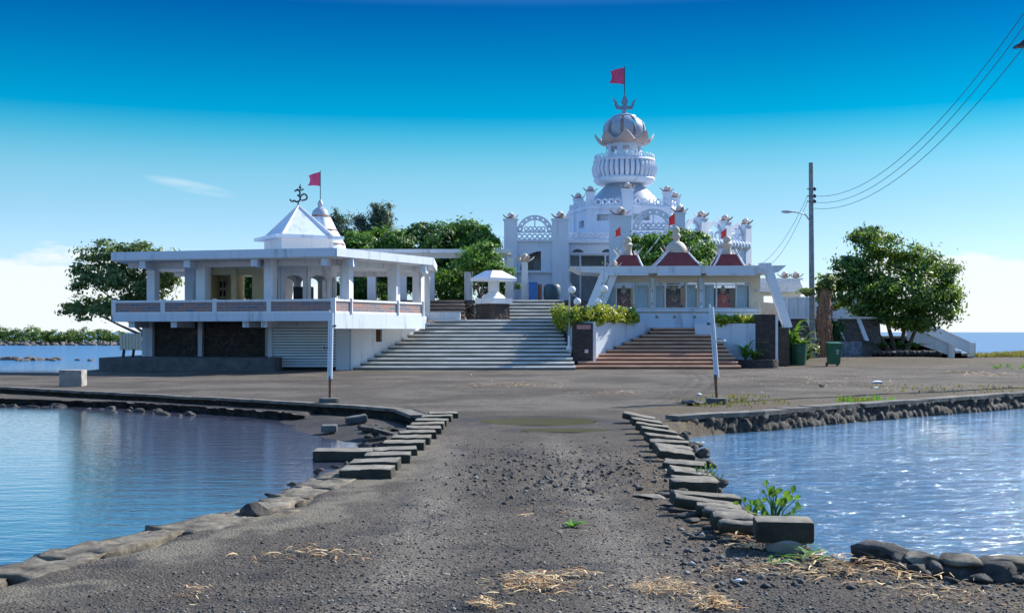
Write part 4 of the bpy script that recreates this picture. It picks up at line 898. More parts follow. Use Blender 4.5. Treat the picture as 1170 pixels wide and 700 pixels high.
# roof slab with tapered ends and scalloped canopies
m = MB(); prof = [(X_(651), Z_(305.5)), (X_(893), Z_(304.5)), (X_(884), Z_(312)), (X_(868), Z_(313.2)), (X_(685), Z_(313.2)), (X_(664), Z_(312))]
add_plate(m, [[(p[0], p[1]) for p in prof]], 3.4, (0, YS+.6), (1, YS+.6)); m.build('roof_slab', M['white_old'], ns)
for a, b in ((690, 738), (748, 797), (803, 860)):
    mm = MB(); P = []
    for i in range(13):
        u = i/12; x = X_(a)+(X_(b)-X_(a))*u; o_ = math.sin(math.pi*u)**.4*.45+.02; P.append((x, YS-1.1-o_*.5))
    mm.prism(P+[(X_(b), YS-1.1), (X_(a), YS-1.1)][::1], Z_(316), Z_(313.3)+.0); mm.build('scalloped_canopy', M['white_old'], ns)
    mm = MB(); mm.bb(X_(a), X_(b), YS-1.095, YS-.16, Z_(315.4), Z_(313.4)); mm.build('soffit', M['cream'], ns)
for (tx, ty, bx, by, yb_) in ((690, 312, 664, 372, YS-1.6), (700, 313, 677, 372, YS-.9), (871, 303, 893.5, 375, YS-1.3)):
    mm = MB(); mm.beam((X_(tx), YS-.95, Z_(ty)), (X_(bx), yb_, Z_(by)), .44 if tx != 700 else .36, .36, up=(0, 1, 0)); mm.build('raking_strut', M['white'], ns)
m = MB(); m.bb(13.86, 14.46, 59.4, 60.9, 0, 2.02); m.build('strut_footing', M['stone_pier'], ns)
m = MB(); m.box((X_(868), YS-.95, Z_(305)), (.5, .4, .3)); m.build('strut_head', M['white'], ns)
# three red hipped roofs with ribs and finials
def niche_roof(xa, xb, xc, xd, zt, big):
    Yc = YS+.5; x0, x1, x2, x3 = X_(xa, Yc), X_(xb, Yc), X_(xc, Yc), X_(xd, Yc); zb = Z_(305.2)-.03; zt = PZ(zt, Yc); dep = (x1-x0)/2*.8; dt = (x3-x2)/2
    mb = MB(); V = [(x0, Yc-dep, zb), (x1, Yc-dep, zb), (x1, Yc+dep, zb), (x0, Yc+dep, zb), (x2, Yc-dt, zt), (x3, Yc-dt, zt), (x3, Yc+dt, zt), (x2, Yc+dt, zt)]
    mb.add(V, [(0, 1, 5, 4), (1, 2, 6, 5), (2, 3, 7, 6), (3, 0, 4, 7), (4, 5, 6, 7), (3, 2, 1, 0)]); r_ = mb.build('red_roof', M['redtile'], ns)
    cxm = (x2+x3)/2
    for i in range(4):
        a = Vector(V[i]); b = Vector(V[i+4]); top_ = Vector((cxm, Yc, zt)); o_ = (b-Vector((cxm, Yc, zt))).normalized()
        mb = MB(); mb.tube([a, a.lerp(b, .5)+Vector((0, 0, -.03)), b+Vector((0, 0, .02)), b-o_*dt*.25+Vector((0, 0, .28 if not big else .1))], [.05, .055, .05, .035], 6); mb.build('rib', M['white'], r_, smooth=True)
        mb = MB(); mb.tube([b+Vector((0, 0, 0)), b+o_*.32+Vector((0, 0, .35))], [.04, .03], 6); mb.build('horn', M['gold'], r_, smooth=True)
    mb = MB(); s = X_(1, Yc)-X_(0, Yc)
    if big: pr = [(12.2, 0), (12.4, 3), (11.5, 7), (9, 10.5), (6.5, 12.5), (4, 13.5), (3.4, 16), (5.0, 18), (5.2, 20), (3.5, 22.5), (3.8, 24), (4.4, 26), (3.2, 29), (.3, 31)]
    else: pr = [(6.5, 0), (5.2, 3), (4.4, 8), (5.2, 11), (6.5, 12.5), (5, 13.5), (3.8, 15), (4.6, 17), (4.4, 19), (2.5, 21), (.3, 21.6)]
    mb.lathe((cxm, Yc, zt-.01), [(r*s, z*s) for r, z in pr], 24); mb.build('finial', M['gold'], r_, smooth=True)
niche_roof(694, 733, 707, 727, 292, False); niche_roof(744, 799, 761, 784, 289, True); niche_roof(812, 849, 821, 840.5, 291, False)
for px, s in ((700.5, .5), (698, .01), (854, .28)):
    if s > .1: lotus_mb((X_(px), YS-.6, Z_(305.5)), s*1.3).build('lotus_finial', [M['gold'], M['gold']], ns, smooth=True)
# statues seated in the niches
def idol(px, label, robe, face, seed):
    x, y, z = X_(px), YS+.75, Z_(353)+.0; t_ = thing('seated_statue', label, 'statue', (x, y, z)); s = 1.0
    mb = MB(); mb.lathe((x, y, z), [(.40, 0), (.44, .06), (.42, .2), (.28, .32), (.22, .45), (.25, .62), (.27, .72), (.20, .80), (.09, .84)], 20, mod=lambda a: 1+.18*abs(math.cos(a))); mb.tube([(x-.2, y-.02, z+.74), (x-.34, y-.08, z+.52), (x-.22, y-.26, z+.36), (x-.05, y-.32, z+.36)], [.075, .07, .06, .05], 8)
    mb.tube([(x+.2, y-.02, z+.74), (x+.34, y-.08, z+.55), (x+.28, y-.24, z+.62), (x+.2, y-.3, z+.74)], [.075, .07, .06, .05], 8); mb.build('robe', robe, t_, smooth=True)
    mb = MB(); mb.ball((x, y-.03, z+.97), .125, 14, 1.15); mb.ball((x, y-.15, z+.96), .025, 6); mb.ball((x-.12, y, z+.97), .03, 6); mb.ball((x+.12, y, z+.97), .03, 6); mb.tube([(x, y, z+.8), (x, y, z+.9)], .06, 8); mb.ball((x-.05, y-.33, z+.36), .055, 8); mb.ball((x+.2, y-.31, z+.78), .055, 8); mb.build('body', face, t_, smooth=True)
    mb = MB(); mb.lathe((x, y, z+1.03), [(.14, 0), (.15, .05), (.11, .13), (.09, .2), (.03, .28), (.001, .33)], 14); mb.build('crown', M['gold'], t_, smooth=True)
    mb = MB(); mb.tube([(x-.17, y-.1, z+.76), (x-.12, y-.25, z+.55), (x, y-.32, z+.42), (x+.12, y-.25, z+.55), (x+.17, y-.1, z+.76)], .02, 6); mb.build('garland', M['yellow'], t_, smooth=True)
    mb = MB(); mb.bb(x-.42, x+.42, y+.32, y+.36, z, z+1.15); mb.build('backrest', M['dark'], t_)
idol(714, 'seated statue in dark red with a pale chest in the left niche', plain('dark_red_robe', (.30, .03, .04), .6, .2), plain('pale_statue_skin', (.70, .48, .38), .5, .1), 1)
idol(772, 'seated dark brown statue in the middle niche', plain('brown_robe', (.24, .07, .045), .6, .2), plain('dark_statue_skin', (.12, .07, .05), .4, .1), 2)
idol(829, 'seated statue in bright red cloth in the right niche', plain('red_robe', (.75, .06, .03), .7, .2), plain('orange_statue_skin', (.75, .25, .09), .5, .1), 3)
# little red pennants on leaning poles
for (px, py, w, h, bx, by, lab) in ((707, 259, .42, .5, 712, 292, 'small red pennant above the left niche roof'), (769, 243.5, .5, .62, 774, 276, 'red pennant in front of the temple arch, above the middle niche roof'), (828, 261, .45, .5, 829, 292, 'small red pennant above the right niche roof')):
    Yf = 62.6; t_ = thing('pennant', lab, 'flag', (PX(bx, Yf), Yf, PZ(by, Yf)))
    m = MB(); m.tube([(PX(bx, Yf), Yf, PZ(by+14, Yf)), (PX(px+2, Yf), Yf, PZ(py, Yf))], .02, 6); m.build('pole', M['metal_grey'], t_)
    f_ = flag('cloth', '', PX(px+2, Yf), Yf, PZ(py, Yf), w*.7, h, M['flag_red'], slack=.4, seed=px); f_.parent = t_; f_.location = Vector(f_.location)-t_.location
for i, (ax, ay, bx, by) in enumerate(((771, 249, 735, 275),)):
    m = MB(); m.tube([(PX(ax, 66), 66, PZ(ay, 66)), (PX(bx, 66), 66, PZ(by+20, 66))], .05, 6); tag(m.build('leaning_pole', M['white'], smooth=True), 'thin white pole leaning diagonally before the temple arch', 'pole')

# ================================================================ planters, pillars, globe lamps
pl = thing('planter', 'white-walled raised planter between the grey and the brown stairs', 'planter', (4, 57, 0))
zt_ = PZ(368, 58)
m = MB(); pts = [(PX(640, 59.6), 59.6), (PX(655, 56.2), 56.2), (PX(679, 56.0), 56.0), (PX(744, 60.0), 60.1), (PX(688, 60.1), 60.15)]
m.prism(pts, -.1, zt_); m.build('wall', M['blue_white'], pl)
m = MB(); Yp = 55.75; m.bb(PX(654.5, Yp), PX(677.5, Yp), Yp, Yp+.9, -.1, PZ(369, Yp)); m.build('stone_pier', M['stone_pier'], pl)
m = MB(); m.bb(PX(677.5, Yp)+.002, PX(681, Yp), Yp+.02, Yp+.9, -.1, PZ(369.5, Yp)); m.build('sunlit_pier_edge', M['white'], pl)  # white strip put in for the sunlit right edge
m = MB(); m.bb(PX(659, Yp), PX(675, Yp), Yp-.03, Yp-.002, PZ(376, Yp), PZ(371, Yp)); m.build('plaque', M['plaque'], pl)
m = MB(); m.bb(PX(668, Yp), PX(672, Yp), Yp-.03, Yp-.002, PZ(403, Yp), PZ(399, Yp)); m.build('notice', M['white_old'], pl)
pr = thing('planter', 'white-walled raised planter at the right of the brown stairs', 'planter', (12, 58.5, 0))
m = MB(); m.prism([(PX(794, 59), 59.0), (PX(868, 57.5), 57.5), (PX(868, 60), 60.1), (PX(800, 60), 60.1)], -.1, PZ(369.5, 58.5)); m.build('wall', M['blue_white'], pr)
pp = thing('stone_pillar', 'dark basalt pillar with a white sunlit side and a curved planter at its foot', 'pillar', (PX(876, 58), 58, 0))
Yp = 57.2; m = MB(); m.bb(PX(865, Yp), PX(886, Yp), Yp, Yp+1, 0, PZ(359, Yp)); m.build('shaft', M['stone_pier'], pp)
m = MB(); m.bb(PX(886, Yp)+.002, PX(889, Yp), Yp+.02, Yp+1, 0, PZ(360, Yp)); m.build('sunlit_side', M['white'], pp)  # pillar side in sun, set in as a white slab
m = MB(); cxp, cyp = PX(863, 57), 57.3
P = [(cxp+1.2*math.cos(a), cyp+1.15*math.sin(a)) for a in [math.pi+math.pi*i/24 for i in range(25)]]; Pi = [(cxp+1.02*math.cos(a), cyp+.97*math.sin(a)) for a in [math.pi+math.pi*i/24 for i in range(25)]]
for i in range(24): m.prism([P[i], P[i+1], Pi[i+1], Pi[i]], -.05, .42)
m.build('curved_planter', M['stone_pier'], pp); m = MB(); m.prism(Pi[::1], -.04, .32); m.build('soil', M['dark'], pp)
def lamp(px, py0, Y, globes, label):
    z0 = PZ(py0, Y); t_ = thing('globe_lamp', label, 'lamp', (PX(px, Y), Y, z0)); x = PX(px, Y)
    m = MB(); m.lathe((x, Y, z0), [(.17, -.3), (.17, .03), (.09, .07), (.07, .5), (.05, .55)], 14); m.build('base', M['white'], t_, smooth=True)
    zt = max(PZ(g_[1], Y) for g_ in globes)+.35; m = MB(); m.tube([(x, Y, z0), (x, Y, zt)], .04, 8); m.build('post', M['metal_grey'], t_, smooth=True)
    for gx_, gy_ in globes:
        gx2, gz = PX(gx_, Y), PZ(gy_, Y); m = MB(); m.tube([(x, Y, gz+.3), ((x+gx2)/2, Y, gz+.35), (gx2, Y, gz+.2)], .022, 6); m.build('arm', M['metal_grey'], t_, smooth=True)
        m = MB(); m.ball((gx2, Y, gz), .185, 16); m.build('globe', M['glass_lamp'], t_, smooth=True)
lamp(650.5, 396, 56, ((653.5, 331), (659.5, 344.5)), 'twin-globe lamp left of the dark stone pier in the hedge')
lamp(688, 396, 56.9, ((690.5, 330), (683.5, 345)), 'twin-globe lamp on the brown steps, right of the dark stone pier')
# blue bin and teal tank before the temple
x = PX(609, 65.6); m = MB(); m.box((x, 65.6, TZ+.5), (.5, .45, 1.0), bev=.04); m.box((x, 65.6, TZ+1.03), (.55, .5, .07), bev=.02); tag(m.build('blue_bin', M['blue']), 'upright blue plastic bin beside the lotus column', 'bin')
m = MB(); m.box((PX(616, 65.8), 65.8, TZ+.48), (.3, .4, .95)); tag(m.build('cupboard', M['rust']), 'narrow brown cabinet right of the blue bin', 'cabinet')
m = MB(); m.lathe((PX(631, 67), 67, TZ), [(.45, 0), (.52, .35), (.5, .85), (.38, 1.0), (.2, 1.04)], 20); tag(m.build('water_tank', plain('teal_plastic', (.01, .06, .10), .5), smooth=True), 'dark teal water tank standing before the temple wall', 'tank')
# ================================================================ the temple
tp_ = thing('temple', 'large pale blue-white tiered temple with ribbed onion dome and trident top', 'temple', (7.9, 76, TZ))
TW = M['temple']
def tX(px, Y): return PX(px, Y)
def pier(x, y, z0, z1, w, d, rz=0, ls=.95):
    m = MB(); m.box((x, y, (z0+z1)/2), (w, d, z1-z0), rz=rz); p = m.build('pier', TW, tp_); m = MB(); m.box((x, y, z1+.03), (w+.12, d+.12, .1), rz=rz); m.build('cap', TW, p)
    lotus_mb((x, y, z1+.08), ls*.86, rz+R(12), 4).build('lotus_finial', [M['petal'], M['bud']], p, smooth=True); return p
def ringrail(p0, p1, z, h, name='ring_balustrade', parent=None, n=None, curve=None):
    mb = MB(); p0 = Vector(p0); p1 = Vector(p1); l_ = (p1-p0).length; d = (p1-p0).normalized(); n = n or max(2, int(l_/(h*.92)))
    mb.beam((*p0, z+.04), (*p1, z+.04), .16, .08)
    for i in range(n): c = p0+d*l_*(i+.5)/n; mb.ring((c.x, c.y, z+h*.52), min(h*.37, l_/n*.42), h*.115, d, 12, 6)
    return mb.build(name, TW, parent or tp_, smooth=True)
def archscreen(p0, p1, z0, hgt, parent=None):
    p0 = Vector(p0); p1 = Vector(p1); l_ = (p1-p0).length; r = l_/2; mb = MB(); ro = r; ri = r*.68; H_ = hgt; K = 28
    zb = z0+hgt*.34; HH = hgt-hgt*.34
    outer = [(r+ro*math.cos(math.pi*i/K), zb+HH*math.sin(math.pi*i/K)) for i in range(K+1)]; inner = [(r+ri*math.cos(math.pi*i/K), zb+HH*.70*math.sin(math.pi*i/K)) for i in range(K, -1, -1)]
    hl = [circ(r+(ro+ri)/2*math.cos(math.pi*(i+.5)/8), zb+HH*.85*math.sin(math.pi*(i+.5)/8), hgt*.042, 10) for i in range(8)]
    add_plate(mb, [outer+inner]+hl, .14, p0, p1); a = mb.build('arch_screen', TW, parent or tp_)
    d = (p1-p0).normalized(); u = l_*.20
    ringrail(p0+d*u, p1-d*u, zb-.02, hgt*.27, 'ring_row', a, 5); ringrail(p0, p1, z0, hgt*.31, 'ring_row', a, 7)
    mb = MB(); mb.beam((*p0, zb-.04), (*p1, zb-.04), .14, .07); mb.tube([(*(p0+d*r+Vector((0, 0))), zb+HH*.32), (*(p0+d*r), zb+HH*.72)], .05, 6); mb.build('crossbar', TW, a); return a
ZR = 7.64                                   # roof terrace of the lower storey
# lower storey: left bay with a big arch
Y1_ = 73.0; xL, xR = tX(577, Y1_), tX(648, Y1_); l_ = xR-xL
def arcopen(a, b, z0, zs, zt): return [(a, z0), (b, z0), (b, zt)]+[(b-(b-a)*math.sin(R(90)*i/8), zs+(zt-zs)*math.cos(R(90)*i/8)) for i in range(1, 9)]
m = MB(); a_, b_ = tX(594, Y1_)-xL, tX(618, Y1_)-xL
add_plate(m, [rect(0, l_, TZ-.2, ZR), arcopen(a_, b_, PZ(310, Y1_), PZ(310, Y1_)+.02, PZ(287, Y1_))], .35, (xL, Y1_), (xR, Y1_)); m.build('wall', TW, tp_)
m = MB(); m.bb(xL, tX(634, Y1_), Y1_-.35, Y1_-.18, PZ(312, Y1_), PZ(309, Y1_)); m.build('ledge', TW, tp_)
m = MB(); m.bb(xL+a_-.5, xL+b_+.5, Y1_+2.6, Y1_+2.7, TZ, ZR-.1); m.bb(xL+a_+.9, xL+b_, Y1_+1.8, Y1_+1.9, TZ, 6.6); m.build('interior_wall', M['metal_grey'], tp_)
# central bay with the doorway
Y2_ = 74.2; cL, cR = tX(646, Y2_), tX(724, Y2_); l_ = cR-cL; q_ = lambda px: tX(px, Y2_)-cL
halfround = lambda px, w, py: [(q_(px)-w, PZ(py, Y2_)), (q_(px)+w, PZ(py, Y2_))]+[(q_(px)+w*math.cos(math.pi*i/10), PZ(py, Y2_)+w*.62*math.sin(math.pi*i/10)) for i in range(11)]
m = MB(); add_plate(m, [rect(0, l_, TZ-.2, ZR), rect(q_(650), q_(699), TZ, PZ(290.5, Y2_)), halfround(660, .36, 288.6), halfround(694, .36, 288.6)], .3, (cL, Y2_), (cR, Y2_)); m.build('wall', TW, tp_)
d_ = MB()
for px in (650.6, 663, 691.5, 698.6): d_.bb(tX(px, Y2_)-.05, tX(px, Y2_)+.05, Y2_-.1, Y2_+.1, TZ, PZ(290.5, Y2_))
d_.bb(tX(650, Y2_), tX(699, Y2_), Y2_-.09, Y2_+.09, PZ(292, Y2_), PZ(290.5, Y2_)); d_.bb(tX(650, Y2_), tX(663, Y2_), Y2_-.08, Y2_+.08, PZ(306.5, Y2_), PZ(305.5, Y2_)); d_ = d_.build('doorway', M['white'], tp_)
for a, b in ((650.6, 663), (691.5, 698.6)): m = MB(); m.bb(tX(a, Y2_), tX(b, Y2_), Y2_-.01, Y2_+.01, TZ, PZ(292, Y2_)); m.build('pane', M['glass'], d_)
for px in (660, 694): m = MB(); m.bb(tX(px, Y2_)-.36, tX(px, Y2_)+.36, Y2_-.01, Y2_+.01, PZ(289, Y2_), PZ(284, Y2_)); m.build('arch_light', M['glass'], d_)
m = MB(); m.bb(cL, cR, Y2_+3.4, Y2_+3.5, TZ, ZR-.05); m.build('interior_wall', M['metal_grey'], tp_)
m = MB(); m.bb(xR-.05, xR+.12, Y1_-.1, Y2_+.1, TZ-.2, ZR); m.build('wall', TW, tp_)
# right frontal bay and receding bays
Y3_ = 72.6; m = MB(); m.bb(tX(720, Y3_), tX(782, Y3_), Y3_, Y3_+.35, TZ-.2, ZR); m.build('wall', TW, tp_)
RA = Vector((tX(778, 72.8), 72.8)); RB = Vector((tX(853, 78.5), 78.5))
m = MB(); add_plate(m, [rect(0, (RB-RA).length, TZ-.2, ZR)], .35, RA, RB); m.build('wall', TW, tp_)
m = MB(); m.prism([(xL, 73.2), (xL, 88), (RB.x, 88), (RB.x, RB.y), (RB.x-.1, RB.y-.2)], TZ-.2, TZ+.01); m.bb(RB.x-.3, RB.x, RB.y, 88, TZ, ZR); m.bb(xL, xL+.3, Y1_+.2, 88, TZ, ZR); m.build('wall', TW, tp_)
m = MB(); m.prism([(xL, Y1_+.1), (xR, Y1_+.1), (xR, Y2_+.1), (tX(720, Y2_), Y2_+.1), (tX(720, Y3_), Y3_+.1), (RA.x, RA.y+.1), (RB.x-.05, RB.y+.1), (RB.x-.05, 88), (xL, 88)], ZR-.2, ZR-.01); m.build('roof_deck', TW, tp_)
def cornice(pts, z, o_=.22, h=.2, bell=False):
    mb = MB()
    for i in range(len(pts)-1): mb.beam((pts[i][0], pts[i][1], z), (pts[i+1][0], pts[i+1][1], z), o_*2, h)
    return mb.build('cornice', TW, tp_)
cornice([(xL, Y1_-.05), (xR, Y1_-.05)], ZR, .26, .16); cornice([(cL, Y2_-.05), (cR, Y2_-.05)], ZR+.01, .26, .16); cornice([(tX(720, Y3_), Y3_), (RA.x, RA.y)], ZR, .28, .16); cornice([RA, RB], ZR+.01, .34, .16)
# petal-like drooping scallops below the right cornice and rounded balcony ends
mb = MB(); dd_ = (RB-RA).normalized(); nn_ = Vector((dd_.y, -dd_.x)); ll = (RB-RA).length
for i in range(20): c = RA+dd_*(ll*(i+.5)/20)+nn_*.26; mb.ball((c.x, c.y, ZR+.05), .2, 8, 1.35)
mb.build('scalloped_frieze', TW, tp_, smooth=True)
# piers with lotus tops
pier(tX(583.5, 73), 73, TZ, 8.95, .85, .6); pier(tX(640, 72.9), 72.9, TZ, 8.95, 1.05, .7, ls=1.1)
pier(tX(708.5, 72), 72, TZ, 9.05, 1.35, .8, ls=1.3); pier(tX(776.5, 72.6), 72.6, TZ, 9.3, .62, .62, ls=1.1)
for f, zt in ((.30, 9.2), (.66, 9.15), (.985, 9.1)):
    c = RA+(RB-RA)*f; pier(c.x, c.y, 6.0, zt, .72, .5, rz=math.atan2(dd_.y, dd_.x), ls=1.0)
# parapets
ringrail((tX(648, 73.6), 74.0), (tX(696, 73.6), 74.0), ZR+.06, .72, n=8)
archscreen((tX(590.5, 73), 73.0), (tX(631.5, 73), 73.0), ZR+.02, 1.62)
archscreen((tX(722.5, 72.6), 72.7), (tX(771, 72.6), 72.7), ZR+.02, 2.0)
for f0, f1 in ((.06, .26), (.36, .6), (.72, .94)):
    a = RA+(RB-RA)*f0; b = RA+(RB-RA)*f1; ringrail(a, b, ZR+.09, .80)
    mb = MB(); l2 = (b-a).length; K = 14; add_plate(mb, [[(l2/2+l2/2*math.cos(math.pi*i/K), 8.3+.85*math.sin(math.pi*i/K)) for i in range(K+1)]+[(l2/2+l2*.36*math.cos(math.pi*i/K), 8.3+.55*math.sin(math.pi*i/K)) for i in range(K, -1, -1)]], .12, a, b); mb.build('arch_screen', TW, tp_)
for i in range(3):
    y = 80.0+3.0*i; 
    if i < 2: pier(RB.x-.1, y+1, ZR, 9.0, .5, .5)
ringrail((xL+.15, 73.4), (xL+.15, 86), ZR+.06, .6, n=14)
pier(tX(651, 76.5)-.6, 78.5, ZR, 9.0, .6, .6)
# ---- upper tier
U = [(tX(653, 80.5), 80.8), (tX(674, 77.2), 77.2), (tX(717, 76), 76.2), (tX(762, 77.2), 77.2), (tX(779, 80.5), 80.8), (tX(779, 80.5), 86), (tX(653, 80.5), 86)]
ZU = 10.12
for i in range(len(U)):
    a, b = U[i-1], U[i]; l2 = math.hypot(b[0]-a[0], b[1]-a[1]); hl = []
    if i == 2: hl = [rect(l2*.20, l2*.80, 9.3, 9.72)]
    if i == 3: hl = [rect(l2*.12, l2*.55, 9.3, 9.72)]
    if i == 1: hl = [rect(l2*.52, l2*.78, 8.95, 9.45)]
    mb = MB(); add_plate(mb, [rect(0, l2, ZR-.05, ZU)]+hl, .25, a, b); mb.build('tier_wall', TW, tp_)
mb = MB(); mb.prism([(p[0]*.96+.04*7.9, p[1]*.96+.04*81) for p in U], ZR, ZR+2.3); mb.build('tier_core', M['metal_grey'], tp_)
mb = MB(); sc2 = lambda p, k: (7.95+(p[0]-7.95)*k, 81+(p[1]-81)*k); mb.prism([sc2(p, 1.07) for p in U], ZU-.02, ZU+.16); mb.prism([sc2(p, 1.03) for p in U], ZU-.16, ZU-.02); mb.build('tier_cornice', TW, tp_)
for i, n in ((1, 6), (2, 6), (3, 6), (4, 6)):
    a, b = sc2(U[i-1], 1.04), sc2(U[i], 1.04); ringrail(a, b, ZU+.17, .5, n=n)
for j, (px, Y, w) in enumerate(((660.5, 79.9, .62), (674.5, 77.3, .55), (717, 76.0, .72), (762, 77.3, .55), (771, 79.4, .62))):
    pier(tX(px, Y), Y, ZR+.1, (11.05, 11.2, 11.25, 11.2, 11.05)[j], w, .6, ls=.95 if j != 2 else 1.0)
# ---- dome skirt, gadrooned drum, tower, onion dome
YC = 81.0; XC = tX(713.3, YC); S = YC/FPX; zz = lambda py: PZ(py, YC); DM = M['silver']
def lt(name, prof, mat=DM, n=48, mod=None, parent=None, smooth=True):
    mb = MB(); mb.lathe((XC, YC, 0), [(r*S, zz(py)) for r, py in prof], n, mod=mod); return mb.build(name, mat, parent or tp_, smooth=smooth)
lt('dome_skirt', [(42, 241), (41, 235), (38.5, 230), (34.5, 225), (29.5, 220), (24.5, 215), (20, 211), (17, 207)])
dr_ = lt('drum_base', [(31, 211), (34, 208.5), (35.3, 206), (34, 204), (32, 203), (20, 203)], TW)
lt('drum_core', [(29, 204), (30, 196), (29, 186)], TW, parent=dr_)
for i in range(36):
    a = 2*math.pi*i/36; mb = MB(); P = []
    for j in range(9):
        u = j/8; py = 203.5-18*u; r = (32.3+2.6*math.sin(math.pi*u))*S; P.append((XC+r*math.cos(a), YC+r*math.sin(a), zz(py)))
    mb.tube(P, [.13, .15, .155, .16, .16, .16, .155, .15, .13], 6); mb.build('drum_rib', TW, dr_, smooth=True)
lt('drum_cornice', [(20, 186.5), (34, 186.5), (36, 185), (35, 183.8), (20, 183.6)], TW)
mb = MB(); 
for i in range(30):
    a = 2*math.pi*i/30; c = (XC+33.6*S*math.cos(a), YC+33.6*S*math.sin(a), zz(181)); mb.ring(c, .155, .045, (-math.sin(a), math.cos(a)), 10, 5)
mb.tube([(XC+33.6*S*math.cos(2*math.pi*i/40), YC+33.6*S*math.sin(2*math.pi*i/40), zz(183.2)) for i in range(40)], .05, 5, closed=True)
mb.build('ring_balustrade', TW, tp_, smooth=True)
tw = lt('tower', [(20.5, 186), (20.5, 178.2)], TW, 48); lt('tower_top', [(20.5, 169.2), (20.5, 163.5), (23, 162.5), (22.5, 160.5), (12, 160)], TW, 48, parent=tw)
for i in range(9):                                      # wall between the see-through square windows
    a = 2*math.pi*(i+.5)/9+R(-10); mb = MB(); mb.lathe((XC, YC, 0), [(20.4*S, zz(178.3)), (20.4*S, zz(169.1)), (18.6*S, zz(169.1)), (18.6*S, zz(178.3)), (20.4*S, zz(178.3))], 4, a0=a-R(9), a1=a+R(9)); mb.build('window_pier', TW, tw)
lt('tower_floor', [(20, 178.6), (1, 178.5)], TW, parent=tw); lt('tower_ceiling', [(20, 169), (1, 168.9)], TW, parent=tw)
for i in range(8):                                       # upturned lotus petals
    a = 2*math.pi*i/8+R(-90-2); d = Vector((math.cos(a), math.sin(a))); w = Vector((-d.y, d.x)); mb = MB(); V = []; Fc = []
    for j in range(8):
        u = j/7; r = (20+13.4*u)*S; z = zz(164)+(9.5*u**2.3-1.5*math.sin(math.pi*u))*S; hw = (10.5*(1-u**3)+.6)*S
        for e in (-1, -.5, 0, .5, 1): V.append((XC+d.x*r+w.x*hw*e, YC+d.y*r+w.y*hw*e, z-.0+abs(e)*.10))
        for e in (-1, -.5, 0, .5, 1): V.append((XC+d.x*(r+.03)+w.x*hw*e, YC+d.y*(r+.03)+w.y*hw*e, z-.10+abs(e)*.10))
    for j in range(7):
        for e in range(4): b = j*10+e; Fc += [(b, b+10, b+11, b+1), (b+5, b+6, b+16, b+15)]
        b = j*10; Fc += [(b, b+5, b+15, b+10), (b+4, b+14, b+19, b+9)]
    b = 70; Fc += [(b+e, b+e+5, b+e+6, b+e+1) for e in range(4)]
    mb.add(V, Fc); mb.build('lotus_petal', M['petal'], tp_, smooth=True)
prof = [(20, 160.5), (23, 156), (24.3, 151), (24.2, 146.5), (22.4, 141.5), (18.6, 137), (12.5, 133.5), (6, 132)]
NG = 10
for i in range(NG):                                      # onion dome: separate broad gores with open slits
    a = 2*math.pi*(i+.5)/NG+R(6); mb = MB(); V = []; Fc = []; n = 8
    for k, (r, py) in enumerate(prof):
        half = R(12.6)*(1.0 if k < 6 else 1.15)
        for s_ in (0, -1.3):
            for e in range(n+1): t_ = a-half+2*half*e/n; V.append((XC+(r+s_)*S*math.cos(t_), YC+(r+s_)*S*math.sin(t_), zz(py)))
    w = 2*(n+1)
    for k in range(len(prof)-1):
        for e in range(n): b = k*w+e; Fc += [(b, b+1, b+w+1, b+w), (b+n+1, b+n+1+w, b+n+2+w, b+n+2)]
        b = k*w; Fc += [(b, b+w, b+w+n+1, b+n+1), (b+n, b+n+n+1, b+w+n+n+1, b+w+n)]
    mb.add(V, Fc); mb.build('dome_gore', DM, tp_, smooth=True)
lt('dome_collar', [(21, 161), (21.5, 158), (20, 157.5), (20, 160.8)], DM); lt('dome_cap', [(14, 134.2), (13.5, 133), (8, 131), (4, 130.4), (2.6, 129), (2.4, 126)], DM)
# trident and flag
mb = MB(); q_ = lambda px: (px-713.5)*S
zt = lambda py: zz(py)
def tri(pts): add_plate(mb, [[(q_(a), zt(b)) for a, b in pts]], .16, (XC, YC), (XC+1, YC))
tri([(711.8,131),(711.8,125.5),(704.5,125),(702.5,121),(702.3,118.5),(699.6,112),(704.8,116.5),(706.5,121),(711,121.5),(711.6,119),(709.6,117.6),(713.9,106.5),(718.2,117.6),(716.2,119),(716.6,121.5),(721,121),(722.6,116.5),(728,112),(724.8,118.5),(724.5,121),(722.5,125),(715.6,125.5),(715.6,131)])
mb.build('trident', M['trident'], tp_)
mb = MB(); mb.tube([(XC+q_(714), YC+.12, zt(127)), (XC+q_(714), YC+.12, zt(76))], .035, 6); mb.build('flagstaff', M['iron'], tp_)
tag(flag('flag', '', XC+q_(713.6), YC+.12, zt(77), 1.0, 1.22, M['flag'], slack=.12, seed=1), 'pink-red flag flying above the trident of the temple dome', 'flag')

# ================================================================ right of the shrine: balustraded building, fence, buttressed wall
Yb = 86; t_ = thing('side_building', 'pale white building with ribbed parapet and lotus finials, right of the shrine', 'building', (tX(890, Yb), Yb, TZ))
x0, x1 = tX(858, Yb), tX(914, Yb)
m = MB(); add_plate(m, [rect(0, x1-x0, .3, PZ(331, Yb)), rect((872-858)*Yb/FPX, (884-858)*Yb/FPX, PZ(356, Yb), PZ(338, Yb))], .3, (x0, Yb), (x1, Yb)); m.build('wall', M['cream'], t_)
m = MB(); m.bb(x0, x1+.2, Yb-.5, Yb+4, PZ(333.5, Yb), PZ(329.5, Yb)); m.build('roof_slab', M['white_old'], t_)
m = MB()
for i in range(26): x = x0+(x1-x0)*(i+.5)/26; m.tube([(x+.14, Yb-.45, PZ(329.5, Yb)), (x-.02, Yb-.55, PZ(325, Yb)), (x-.14, Yb-.45, PZ(319.5, Yb))], .085, 6)
